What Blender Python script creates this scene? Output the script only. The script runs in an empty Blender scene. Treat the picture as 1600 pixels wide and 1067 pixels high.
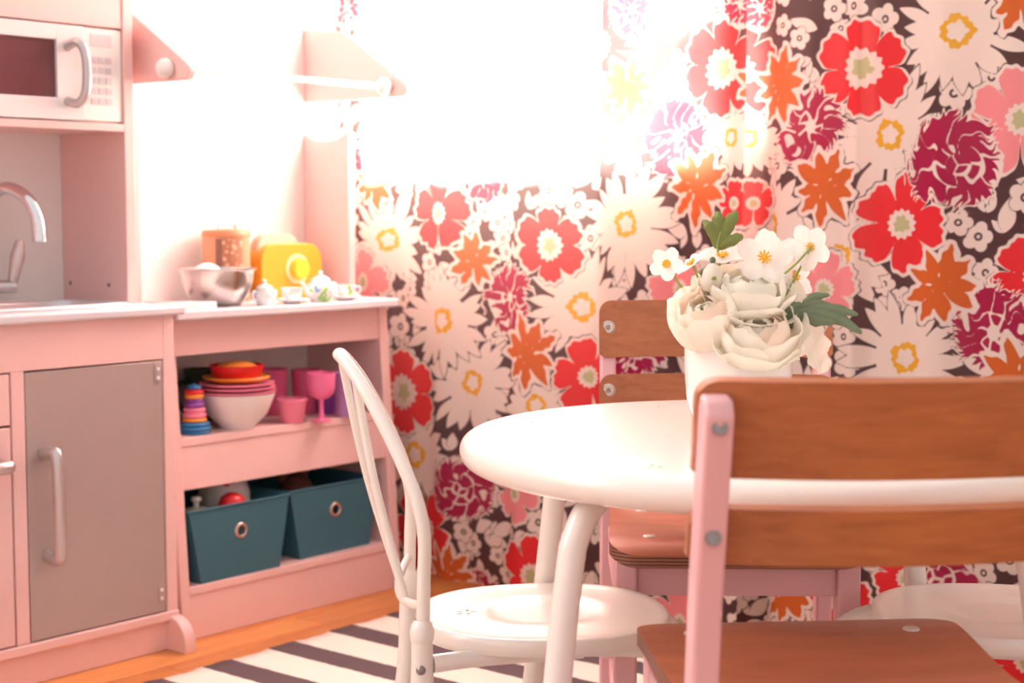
import bpy, bmesh, math, random
import numpy as np
from mathutils import Vector, Matrix

random.seed(7)
rng = np.random.default_rng(11)
SC = bpy.context.scene
COL = SC.collection
PI = math.pi
R_ = math.radians

# ------------------------------------------------------------------ camera, world, sun, exposure
PSI = R_(40.0)                       # camera heading, left of +Y
CAM_H = 0.72
FPX = 2500.0                         # focal length in pixels of the 1600 px wide frame
PITCH = math.atan((533.5 - 330.0) / FPX)
cam_data = bpy.data.cameras.new('camera')
cam = bpy.data.objects.new('camera', cam_data)
COL.objects.link(cam)
cam.location = (0, 0, CAM_H)
cam.rotation_euler = (PI / 2 - PITCH, 0, PSI)
cam_data.sensor_width = 36.0
cam_data.lens = FPX / 1600.0 * 36.0
cam_data.clip_start = 0.02
cam_data.dof.use_dof = True
cam_data.dof.focus_distance = 1.78
cam_data.dof.aperture_fstop = 6.3
SC.camera = cam

world = bpy.data.worlds.new('world')
SC.world = world
world.use_nodes = True
wbg = world.node_tree.nodes['Background']
wbg.inputs[0].default_value = (1.0, 0.93, 0.90, 1)
wbg.inputs[1].default_value = 0.80

sun_data = bpy.data.lights.new('sun_offscreen', 'SUN')
sun_data.energy = 180.0
sun_data.color = (1.0, 0.95, 0.92)
sun_data.angle = R_(14)
sun = bpy.data.objects.new('sun_offscreen', sun_data)
COL.objects.link(sun)
az, el = R_(10), R_(24)
sdir = Vector((-math.sin(az) * math.cos(el), -math.cos(az) * math.cos(el), -math.sin(el)))
sun.rotation_euler = sdir.to_track_quat('-Z', 'Y').to_euler()
sun.location = (2, 5, 4)

SC.view_settings.view_transform = 'Standard'
SC.view_settings.look = 'None'
SC.view_settings.gamma = 1.0
SC.view_settings.exposure = 0.27
SC.view_settings.use_curve_mapping = False
SC.cycles.use_denoising = True
SC.cycles.max_bounces = 8
SC.cycles.sample_clamp_indirect = 20.0
SC.cycles.caustics_reflective = False
SC.cycles.caustics_refractive = False

RH = Vector((math.cos(PSI), math.sin(PSI), 0))
FH = Vector((-math.sin(PSI), math.cos(PSI), 0))


def spot(lat, d, z=0.0):
    """a point given by its sideways and forward distance from where the photographer stands"""
    return RH * lat + FH * d + Vector((0, 0, z))


# ------------------------------------------------------------------ materials
def srgb(r, g, b):
    f = lambda c: c / 12.92 if c <= 0.04045 else ((c + 0.055) / 1.055) ** 2.4
    return (f(r / 255), f(g / 255), f(b / 255))


MATS = {}


def mat(name, col, rough=0.5, metal=0.0, spec=0.5, coat=0.0, var=None, bump=None, trans=0.0, sss=0.0):
    if name in MATS:
        return MATS[name]
    m = bpy.data.materials.new(name)
    m.use_nodes = True
    nt = m.node_tree
    b = nt.nodes['Principled BSDF']
    b.inputs['Base Color'].default_value = (*col, 1)
    b.inputs['Roughness'].default_value = rough
    b.inputs['Metallic'].default_value = metal
    b.inputs['Specular IOR Level'].default_value = spec
    b.inputs['Coat Weight'].default_value = coat
    b.inputs['Coat Roughness'].default_value = 0.08
    if var or bump:
        tc = nt.nodes.new('ShaderNodeTexCoord')
    if var:
        sc, amt = var
        nz = nt.nodes.new('ShaderNodeTexNoise')
        nz.inputs['Scale'].default_value = sc
        nz.inputs['Detail'].default_value = 4
        nt.links.new(tc.outputs['Object'], nz.inputs['Vector'])
        mx = nt.nodes.new('ShaderNodeMix')
        mx.data_type = 'RGBA'
        mx.inputs[6].default_value = (*[c * (1 - amt) for c in col], 1)
        mx.inputs[7].default_value = (*[min(1, c * (1 + amt)) for c in col], 1)
        nt.links.new(nz.outputs['Fac'], mx.inputs[0])
        nt.links.new(mx.outputs[2], b.inputs['Base Color'])
    if bump:
        sc, st = bump
        nz = nt.nodes.new('ShaderNodeTexNoise')
        nz.inputs['Scale'].default_value = sc
        nt.links.new(tc.outputs['Object'], nz.inputs['Vector'])
        bp = nt.nodes.new('ShaderNodeBump')
        bp.inputs['Strength'].default_value = st
        bp.inputs['Distance'].default_value = 0.002
        nt.links.new(nz.outputs['Fac'], bp.inputs['Height'])
        nt.links.new(bp.outputs['Normal'], b.inputs['Normal'])
    if trans:
        out = nt.nodes['Material Output']
        tr = nt.nodes.new('ShaderNodeBsdfTranslucent')
        tr.inputs['Color'].default_value = (*col, 1)
        ms = nt.nodes.new('ShaderNodeMixShader')
        ms.inputs[0].default_value = trans
        nt.links.new(b.outputs[0], ms.inputs[1])
        nt.links.new(tr.outputs[0], ms.inputs[2])
        nt.links.new(ms.outputs[0], out.inputs['Surface'])
    MATS[name] = m
    return m


def wood(name, c1, c2, rough=0.4, axis=0, scale=14.0, stretch=9.0, coat=0.2, rand=0.0):
    if name in MATS:
        return MATS[name]
    m = bpy.data.materials.new(name)
    m.use_nodes = True
    nt = m.node_tree
    b = nt.nodes['Principled BSDF']
    tc = nt.nodes.new('ShaderNodeTexCoord')
    mp = nt.nodes.new('ShaderNodeMapping')
    s = [scale * stretch] * 3
    s[axis] = scale
    mp.inputs['Scale'].default_value = s
    nt.links.new(tc.outputs['Object'], mp.inputs['Vector'])
    nz = nt.nodes.new('ShaderNodeTexNoise')
    nz.inputs['Scale'].default_value = 1.0
    nz.inputs['Detail'].default_value = 6
    nz.inputs['Distortion'].default_value = 0.6
    nt.links.new(mp.outputs[0], nz.inputs['Vector'])
    n2 = nt.nodes.new('ShaderNodeTexNoise')
    n2.inputs['Scale'].default_value = 9.0
    n2.inputs['Detail'].default_value = 3
    nt.links.new(tc.outputs['Object'], n2.inputs['Vector'])
    ad = nt.nodes.new('ShaderNodeMath')
    ad.operation = 'MULTIPLY_ADD'
    ad.inputs[1].default_value = 0.6
    nt.links.new(nz.outputs['Fac'], ad.inputs[0])
    ml = nt.nodes.new('ShaderNodeMath')
    ml.operation = 'MULTIPLY'
    ml.inputs[1].default_value = 0.4
    nt.links.new(n2.outputs['Fac'], ml.inputs[0])
    nt.links.new(ml.outputs[0], ad.inputs[2])
    fac = ad.outputs[0]
    if rand:
        oi = nt.nodes.new('ShaderNodeObjectInfo')
        r2 = nt.nodes.new('ShaderNodeMath')
        r2.operation = 'MULTIPLY_ADD'
        r2.inputs[1].default_value = rand
        r2.inputs[2].default_value = -rand / 2
        nt.links.new(oi.outputs['Random'], r2.inputs[0])
        r3 = nt.nodes.new('ShaderNodeMath')
        nt.links.new(fac, r3.inputs[0])
        nt.links.new(r2.outputs[0], r3.inputs[1])
        fac = r3.outputs[0]
    cr = nt.nodes.new('ShaderNodeValToRGB')
    cr.color_ramp.elements[0].position = 0.3
    cr.color_ramp.elements[0].color = (*c1, 1)
    cr.color_ramp.elements[1].position = 0.7
    cr.color_ramp.elements[1].color = (*c2, 1)
    nt.links.new(fac, cr.inputs[0])
    nt.links.new(cr.outputs[0], b.inputs['Base Color'])
    b.inputs['Roughness'].default_value = rough
    b.inputs['Coat Weight'].default_value = coat
    b.inputs['Coat Roughness'].default_value = 0.25
    bp = nt.nodes.new('ShaderNodeBump')
    bp.inputs['Strength'].default_value = 0.08
    bp.inputs['Distance'].default_value = 0.001
    nt.links.new(nz.outputs['Fac'], bp.inputs['Height'])
    nt.links.new(bp.outputs[0], b.inputs['Normal'])
    MATS[name] = m
    return m


def glassy(name):
    m = bpy.data.materials.new(name)
    m.use_nodes = True
    nt = m.node_tree
    nt.nodes.remove(nt.nodes['Principled BSDF'])
    t = nt.nodes.new('ShaderNodeBsdfTransparent')
    g = nt.nodes.new('ShaderNodeBsdfGlossy')
    g.inputs['Roughness'].default_value = 0.02
    ms = nt.nodes.new('ShaderNodeMixShader')
    ms.inputs[0].default_value = 0.05
    nt.links.new(t.outputs[0], ms.inputs[1])
    nt.links.new(g.outputs[0], ms.inputs[2])
    nt.links.new(ms.outputs[0], nt.nodes['Material Output'].inputs['Surface'])
    return m


PINK = mat('pink_paint', srgb(241, 199, 195), 0.45, var=(6, 0.03))
CHAIRPINK = mat('chair_pink_paint', srgb(224, 172, 176), 0.4, var=(8, 0.03))
WHITEP = mat('white_panel', srgb(246, 240, 236), 0.5)
WALLM = mat('wall_paint', srgb(246, 240, 236), 0.8, bump=(180, 0.05))
COUNTER = mat('counter_laminate', srgb(222, 216, 222), 0.3, spec=0.4, var=(40, 0.02))
SILVERP = mat('silver_door_paint', srgb(186, 170, 166), 0.42, metal=0.35, var=(30, 0.04))
SILVER = mat('satin_silver', srgb(205, 196, 196), 0.32, metal=0.75)
CHROME = mat('chrome', srgb(226, 226, 230), 0.12, metal=1.0)
STEEL = mat('brushed_steel', srgb(205, 200, 196), 0.22, metal=1.0)
WHITEMETAL = mat('white_enamel', srgb(236, 228, 221), 0.28, coat=0.5)
CERAMIC = mat('white_ceramic', srgb(240, 234, 228), 0.2, coat=0.4)
SCREW = mat('screw_metal', srgb(150, 140, 140), 0.35, metal=0.9)
SCREWL = mat('bright_screw', srgb(214, 204, 198), .35, metal=.4)
SCREWD = mat('screw_socket', srgb(50, 44, 44), 0.6, metal=0.5)
TEAL = mat('teal_fibreboard', srgb(58, 108, 124), 0.6, var=(20, 0.05))
TEALIN = TEAL
COPPER = mat('nickel_ring', srgb(214, 190, 178), 0.3, metal=0.9)
SLATWOOD = wood('slat_wood', srgb(150, 84, 48), srgb(186, 112, 66), 0.4)
SEATWOOD = wood('worn_seat_wood', srgb(150, 74, 48), srgb(192, 108, 72), 0.36, scale=7, stretch=5)
FLOORWOOD = wood('orange_floor_wood', srgb(205, 122, 58), srgb(236, 158, 86), 0.35, axis=1, scale=5, stretch=12, rand=0.35)
JOINT = mat('subfloor_wood', srgb(196, 120, 60), 0.8)


def ply_edge():
    m = bpy.data.materials.new('plywood_edge')
    m.use_nodes = True
    nt = m.node_tree
    b = nt.nodes['Principled BSDF']
    tc = nt.nodes.new('ShaderNodeTexCoord')
    w = nt.nodes.new('ShaderNodeTexWave')
    w.bands_direction = 'Z'
    w.inputs['Scale'].default_value = 78
    w.inputs['Distortion'].default_value = 0.6
    nt.links.new(tc.outputs['Object'], w.inputs['Vector'])
    cr = nt.nodes.new('ShaderNodeValToRGB')
    cr.color_ramp.elements[0].color = (*srgb(74, 40, 34), 1)
    cr.color_ramp.elements[1].color = (*srgb(160, 98, 72), 1)
    nt.links.new(w.outputs['Fac'], cr.inputs[0])
    nt.links.new(cr.outputs[0], b.inputs['Base Color'])
    b.inputs['Roughness'].default_value = 0.5
    return m


PLYEDGE = ply_edge()


# ------------------------------------------------------------------ mesh helpers
class MB:
    """collects simple shapes; build() links them as ONE mesh object"""

    def __init__(s):
        s.v = []
        s.f = []
        s.mi = []

    def add(s, vs, fs, mi=0):
        o = len(s.v)
        s.v += [tuple(p) for p in vs]
        s.f += [tuple(i + o for i in f) for f in fs]
        s.mi += [mi] * len(fs)
        return s

    def box(s, x0, x1, y0, y1, z0, z1, mi=0):
        v = [(x, y, z) for z in (z0, z1) for y in (y0, y1) for x in (x0, x1)]
        return s.add(v, [(0, 2, 3, 1), (4, 5, 7, 6), (0, 1, 5, 4), (2, 6, 7, 3), (0, 4, 6, 2), (1, 3, 7, 5)], mi)

    def hexa(s, v8, mi=0):
        """8 corners, bottom loop then top loop"""
        return s.add(v8, [(3, 2, 1, 0), (4, 5, 6, 7), (0, 1, 5, 4), (1, 2, 6, 5), (2, 3, 7, 6), (3, 0, 4, 7)], mi)

    def tube(s, pts, r, n=12, caps=True, mi=0, smoothpath=0):
        P = [Vector(p) for p in pts]
        rs = r if isinstance(r, (list, tuple)) else [r] * len(P)
        if smoothpath:
            Q, RR = [], []
            m = len(P)
            for i in range(m - 1):
                p0, p1, p2, p3 = P[max(i - 1, 0)], P[i], P[i + 1], P[min(i + 2, m - 1)]
                for k in range(smoothpath):
                    t = k / smoothpath
                    Q.append(0.5 * ((2 * p1) + (p2 - p0) * t + (2 * p0 - 5 * p1 + 4 * p2 - p3) * t * t + (3 * p1 - p0 - 3 * p2 + p3) * t ** 3))
                    RR.append(rs[i] + (rs[i + 1] - rs[i]) * t)
            Q.append(P[-1])
            RR.append(rs[-1])
            P, rs = Q, RR
        m = len(P)
        tan = [(P[min(i + 1, m - 1)] - P[max(i - 1, 0)]).normalized() for i in range(m)]
        up = Vector((0, 0, 1)) if abs(tan[0].z) < 0.9 else Vector((1, 0, 0))
        nrm = (up - tan[0] * up.dot(tan[0])).normalized()
        vs, fs = [], []
        for i in range(m):
            nrm = (nrm - tan[i] * nrm.dot(tan[i])).normalized()
            bi = tan[i].cross(nrm)
            for k in range(n):
                a = 2 * PI * k / n
                vs.append(P[i] + (nrm * math.cos(a) + bi * math.sin(a)) * rs[i])
        for i in range(m - 1):
            for k in range(n):
                k2 = (k + 1) % n
                fs.append((i * n + k, i * n + k2, (i + 1) * n + k2, (i + 1) * n + k))
        if caps:
            fs.append(tuple(range(n - 1, -1, -1)))
            fs.append(tuple((m - 1) * n + k for k in range(n)))
        return s.add(vs, fs, mi)

    def lathe(s, prof, n=40, c=(0, 0, 0), mi=0, M=None, sx=1, sy=1, close=False):
        """profile of (r, z) turned about the z axis"""
        vs, fs = [], []
        m = len(prof)
        for (r, z) in prof:
            for k in range(n):
                a = 2 * PI * k / n
                p = Vector((r * math.cos(a) * sx, r * math.sin(a) * sy, z))
                if M is not None:
                    p = M @ p
                vs.append(p + Vector(c))
        for i in range(m - 1):
            for k in range(n):
                k2 = (k + 1) % n
                fs.append((i * n + k, i * n + k2, (i + 1) * n + k2, (i + 1) * n + k))
        if prof[0][0] > 1e-6 and not close:
            fs.append(tuple(range(n - 1, -1, -1)))
        if prof[-1][0] > 1e-6 and not close:
            fs.append(tuple((m - 1) * n + k for k in range(n)))
        return s.add(vs, fs, mi)

    def prism(s, poly, a, b, axis='y', mi=0):
        """closed 2-D outline extruded from a to b along an axis (outline in the other two, in x,y,z order)"""
        n = len(poly)

        def P(u, v, w):
            return {'x': (w, u, v), 'y': (u, w, v), 'z': (u, v, w)}[axis]
        vs = [P(u, v, a) for u, v in poly] + [P(u, v, b) for u, v in poly]
        fs = [tuple(range(n - 1, -1, -1)), tuple(range(n, 2 * n))]
        fs += [(i, (i + 1) % n, n + (i + 1) % n, n + i) for i in range(n)]
        return s.add(vs, fs, mi)

    def ball(s, c, rx, ry=None, rz=None, n=20, m=12, mi=0):
        ry = ry or rx
        rz = rz or rx
        vs, fs = [], []
        for i in range(m + 1):
            t = PI * i / m
            for k in range(n):
                a = 2 * PI * k / n
                vs.append((c[0] + rx * math.sin(t) * math.cos(a), c[1] + ry * math.sin(t) * math.sin(a), c[2] - rz * math.cos(t)))
        for i in range(m):
            for k in range(n):
                k2 = (k + 1) % n
                fs.append((i * n + k, i * n + k2, (i + 1) * n + k2, (i + 1) * n + k))
        return s.add(vs, fs, mi)

    def surf(s, fn, nu, nv, mi=0):
        vs = [fn(i / nu, j / nv) for i in range(nu + 1) for j in range(nv + 1)]
        w = nv + 1
        fs = [(i * w + j, (i + 1) * w + j, (i + 1) * w + j + 1, i * w + j + 1) for i in range(nu) for j in range(nv)]
        return s.add(vs, fs, mi)

    def build(s, name, mats, parent=None, smooth=None, bevel=0, world=False):
        """world=True: the shapes were given in world coordinates"""
        me = bpy.data.meshes.new(name)
        vs = s.v
        if world and parent is not None:
            inv = wm(parent).inverted()
            vs = [tuple(inv @ Vector(p)) for p in vs]
        me.from_pydata(vs, [], s.f)
        bm = bmesh.new()
        bm.from_mesh(me)
        bmesh.ops.remove_doubles(bm, verts=bm.verts, dist=1e-6)
        bmesh.ops.recalc_face_normals(bm, faces=bm.faces)
        bm.to_mesh(me)
        bm.free()
        ms = mats if isinstance(mats, (list, tuple)) else [mats]
        for m in ms:
            me.materials.append(m)
        if len(ms) > 1 and len(me.polygons) == len(s.mi):
            me.polygons.foreach_set('material_index', s.mi)
        if smooth is not None:
            me.polygons.foreach_set('use_smooth', [True] * len(me.polygons))
            if smooth < 179:
                me.set_sharp_from_angle(angle=R_(smooth))
        o = bpy.data.objects.new(name, me)
        COL.objects.link(o)
        if parent is not None:
            o.parent = parent
        if bevel:
            bv = o.modifiers.new('bevel', 'BEVEL')
            bv.width = bevel
            bv.segments = 2
            bv.limit_method = 'ANGLE'
            bv.angle_limit = R_(40)
            me.polygons.foreach_set('use_smooth', [True] * len(me.polygons))
            me.set_sharp_from_angle(angle=R_(50))
            bv.harden_normals = False
        return o


def wm(o):
    M = Matrix.Identity(4)
    while o is not None:
        M = (Matrix.Translation(o.location) @ o.rotation_euler.to_matrix().to_4x4()) @ M
        o = o.parent
    return M


def tag(o, label, cat, group=None):
    o['label'] = label
    o['category'] = cat
    if group:
        o['group'] = group
    return o


def thing(name, label, cat, loc=(0, 0, 0), rz=0.0, group=None):
    o = bpy.data.objects.new(name, None)
    o.empty_display_size = 0.05
    COL.objects.link(o)
    o.location = loc
    o.rotation_euler = (0, 0, rz)
    return tag(o, label, cat, group)


def struct(o, label=None, cat=None):
    o['kind'] = 'structure'
    if label:
        o['label'] = label
        o['category'] = cat
    return o


def copy_tree(o, parent=None):
    c = o.copy()
    COL.objects.link(c)
    c.parent = parent
    for ch in list(o.children):
        copy_tree(ch, c)
    return c


def cut(o, m):
    """bore the shapes collected in m out of object o (same local space)"""
    c = m.build('cutter', WHITEP)
    c.parent = o.parent
    md = o.modifiers.new('cut', 'BOOLEAN')
    md.operation = 'DIFFERENCE'
    md.solver = 'EXACT'
    md.object = c
    dg = bpy.context.evaluated_depsgraph_get()
    dg.update()
    me = bpy.data.meshes.new_from_object(o.evaluated_get(dg))
    o.modifiers.remove(md)
    old = o.data
    o.data = me
    bpy.data.meshes.remove(old)
    cm = c.data
    bpy.data.objects.remove(c)
    bpy.data.meshes.remove(cm)
    return o


def rrect(x0, x1, y0, y1, r, n=5):
    """rounded rectangle outline"""
    P = []
    for cx, cy, a0 in ((x1 - r, y1 - r, 0), (x0 + r, y1 - r, 90), (x0 + r, y0 + r, 180), (x1 - r, y0 + r, 270)):
        for k in range(n + 1):
            a = R_(a0 + 90 * k / n)
            P.append((cx + r * math.cos(a), cy + r * math.sin(a)))
    return P


# ------------------------------------------------------------------ the room
WALLX = -2.385
WALLY = 2.335
fl = MB().box(-2.6, 2.2, -1.2, WALLY + 0.2, -0.06, -0.012).build('floor', JOINT)
struct(fl, 'orange varnished wooden plank floor', 'floor')
PW, PL = 0.072, 0.92
pm = {}
for i in range(46):
    x = WALLX + i * PW
    off = (i * 0.37) % 1.0 * PL
    y = WALLY - off
    ends = [WALLY]
    while y > -1.2:
        ends.append(y)
        y -= PL
    ends.append(-1.2)
    for j in range(len(ends) - 1):
        ln = round(ends[j] - ends[j + 1], 3)
        if ln < 0.02:
            continue
        if ln not in pm:
            pm[ln] = MB().box(0.0006, PW - 0.0006, 0.0006, ln - 0.0006, -0.012, 0.0).build('plank', FLOORWOOD, fl, bevel=0.0008)
            o = pm[ln]
        else:
            o = pm[ln].copy()
            COL.objects.link(o)
        o.location = (x, ends[j + 1], 0)

wl = MB().box(WALLX - 0.12, WALLX, -1.2, WALLY + 0.2, -0.06, 2.6).build('wall_left', WALLM)
struct(wl, 'plain white painted wall behind the play kitchen', 'wall')
WX0, WX1, WZ0, WZ1 = -2.26, -1.395, 0.815, 1.75
wb = MB()
wb.box(WALLX, WX0, WALLY, WALLY + 0.2, -0.06, 2.6)
wb.box(WX1, 3.6, WALLY, WALLY + 0.2, -0.06, 2.6)
wb.box(WX0, WX1, WALLY, WALLY + 0.2, -0.06, WZ0)
wb.box(WX0, WX1, WALLY, WALLY + 0.2, WZ1, 2.6)
wbo = wb.build('wall_back', WALLM)
struct(wbo, 'white painted wall with the window behind the curtains', 'wall')
wf = MB()
yo0, yo1 = WALLY + 0.165, WALLY + 0.195
wf.box(WX0, WX0 + 0.025, yo0, yo1, WZ0, WZ1).box(WX1 - 0.025, WX1, yo0, yo1, WZ0, WZ1)
wf.box(WX0, WX1, yo0, yo1, WZ0, WZ0 + 0.02).box(WX0, WX1, yo0, yo1, WZ1 - 0.04, WZ1)
win = wf.build('window_1', WHITEP)
struct(win, 'white framed window glowing with daylight behind the curtain', 'window')
MB().box(WX0 + 0.025, WX1 - 0.025, yo0 + 0.012, yo0 + 0.016, WZ0 + 0.02, WZ1 - 0.04).build('pane', glassy('window_glass'), win)


# ------------------------------------------------------------------ curtains with the printed flowers
FL = dict(
    P=[(-2.072,0.716,0.069,'r',0),(-1.132,0.700,0.074,'r',20),(-2.121,0.099,0.079,'r',40),(-1.838,0.050,0.076,'r',10),(-1.729,0.424,0.064,'r',60),(-0.947,0.854,0.075,'p',0),(-2.277,0.580,0.061,'p',10),(-0.919,0.623,0.065,'r',30),(-1.525,0.588,0.054,'p',50),(-1.257,0.596,0.056,'p',0),(-1.878,0.199,0.053,'p',20),(-1.405,0.733,0.037,'r',0),(-1.519,0.011,0.060,'p',0),(-1.695,1.009,0.079,'r',0),(-0.921,0.047,0.060,'r',0),(-1.115,0.145,0.054,'r',30),(-1.227,0.092,0.050,'r',0)],
    R=[(-1.803,0.659,0.069,'r',0),(-1.441,0.953,0.080,'r',10),(-1.201,0.942,0.076,'r',0),(-2.172,0.366,0.084,'r',0)],
    C=[(-1.991,0.626,0.051,'o',0),(-1.630,0.931,0.050,'o',0),(-1.354,0.925,0.055,'o',0),(-1.061,0.608,0.057,'o',0),(-2.246,0.777,0.048,'o',0),(-1.852,0.460,0.063,'o',25),(-1.487,0.761,0.060,'o',25),(-1.262,0.758,0.057,'o',25),(-0.940,0.471,0.056,'o',25),(-2.053,0.018,0.058,'o',0),(-1.327,0.092,0.052,'o',25),(-0.945,1.028,0.047,'o',0),(-1.851,1.065,0.053,'o',0)],
    D=[(-1.904,0.562,0.069,'m',0),(-1.533,0.847,0.066,'m',0),(-1.292,0.855,0.069,'m',0),(-0.981,0.539,0.076,'m',0),(-1.963,0.782,0.054,'m',0),(-1.625,1.064,0.056,'m',0),(-2.314,1.123,0.048,'m',0),(-1.400,1.052,0.042,'m',0)],
    Q=[(-2.016,0.193,0.068,'m',0),(-1.040,0.789,0.072,'m',0),(-1.623,0.465,0.053,'m',0),(-1.059,0.159,0.060,'m',0),(-1.604,0.207,0.055,'m',0),(-1.979,-0.004,0.048,'m',0),(-2.269,0.827,0.045,'m',0)],
    E=[(-2.061,0.512,0.098,'y',0),(-1.991,0.397,0.093,'y',0),(-1.740,0.549,0.100,'y',0),(-1.629,0.698,0.092,'y',0),(-1.156,0.838,0.094,'y',0),(-1.044,0.988,0.096,'y',0),(-1.119,0.494,0.093,'y',0),(-1.234,0.645,0.091,'y',0),(-2.142,0.245,0.099,'y',0),(-2.214,0.664,0.088,'y',0),(-1.370,0.697,0.078,'y',0),(-1.832,0.367,0.076,'y',0),(-1.703,0.242,0.073,'y',0),(-1.417,0.840,0.063,'y',0),(-1.297,0.096,0.056,'y',0),(-2.121,0.891,0.087,'y',0),(-1.896,0.895,0.083,'y',0),(-2.054,1.045,0.085,'y',0),(-1.777,0.868,0.075,'y',0),(-1.017,0.346,0.086,'y',0),(-1.290,0.391,0.087,'y',0),(-1.474,0.408,0.080,'y',0)],
    F=[(-1.454,1.049,0.023,'d',0),(-1.165,1.015,0.025,'d',0),(-1.347,1.019,0.019,'d',0),(-1.314,0.996,0.019,'d',0),(-1.250,1.037,0.021,'d',0),(-0.993,0.918,0.026,'d',0),(-1.047,0.896,0.026,'d',0),(-0.939,0.740,0.026,'d',0),(-1.038,0.703,0.021,'d',0),(-1.010,0.682,0.024,'d',0),(-1.158,0.607,0.020,'d',0),(-1.151,0.572,0.022,'d',0),(-1.128,0.585,0.020,'d',0),(-2.102,0.588,0.023,'d',0),(-2.069,0.598,0.021,'d',0),(-2.106,0.622,0.022,'d',0),(-2.185,0.494,0.028,'d',0),(-2.155,0.427,0.027,'d',0),(-1.963,0.722,0.022,'d',0),(-1.934,0.699,0.021,'d',0),(-1.803,0.757,0.025,'d',0),(-1.745,0.731,0.025,'d',0),(-1.636,0.606,0.027,'d',0),(-1.214,0.481,0.026,'d',0),(-1.794,0.185,0.025,'d',0),(-1.823,0.152,0.026,'d',0),(-2.012,0.109,0.022,'d',0),(-1.989,0.090,0.022,'d',0),(-2.311,0.643,0.026,'d',0)])
# the print goes on above and beside what the photograph shows
k = 0
for iz in range(4):
    for ix in range(10):
        k += 1
        cx = -2.28 + ix * .185 + (.09 if iz % 2 else 0) + rng.uniform(-.015, .015)
        cz = 1.205 + iz * .185 + rng.uniform(-.015, .015)
        FL['PRCDQ'[(k + iz) % 5]].append((cx, cz, rng.uniform(.055, .075), 'rromm'[(k + iz) % 5], int(rng.uniform(0, 60))))
        FL['E'].append((cx + .09, cz + .02, .09, 'y', 0))
for k in range(6):
    FL['PRCDQ'[k % 5]].append((rng.uniform(-0.8, -0.6), 0.1 + 0.19 * k, .065, 'rromm'[k % 5], int(rng.uniform(0, 60))))
    FL['E'].append((-.7 + .06 * (k % 2), 0.2 + .19 * k, .09, 'y', 0))


def smooth_noise(u, v, sc, seed):
    """cheap smooth value made of a few crossed sines"""
    g = np.random.default_rng(seed)
    out = 0
    for _ in range(4):
        a = g.uniform(0, 2 * np.pi)
        out = out + np.sin((u * np.cos(a) + v * np.sin(a)) * sc * g.uniform(.7, 1.4) + g.uniform(0, 6.28))
    return out / 4


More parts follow.
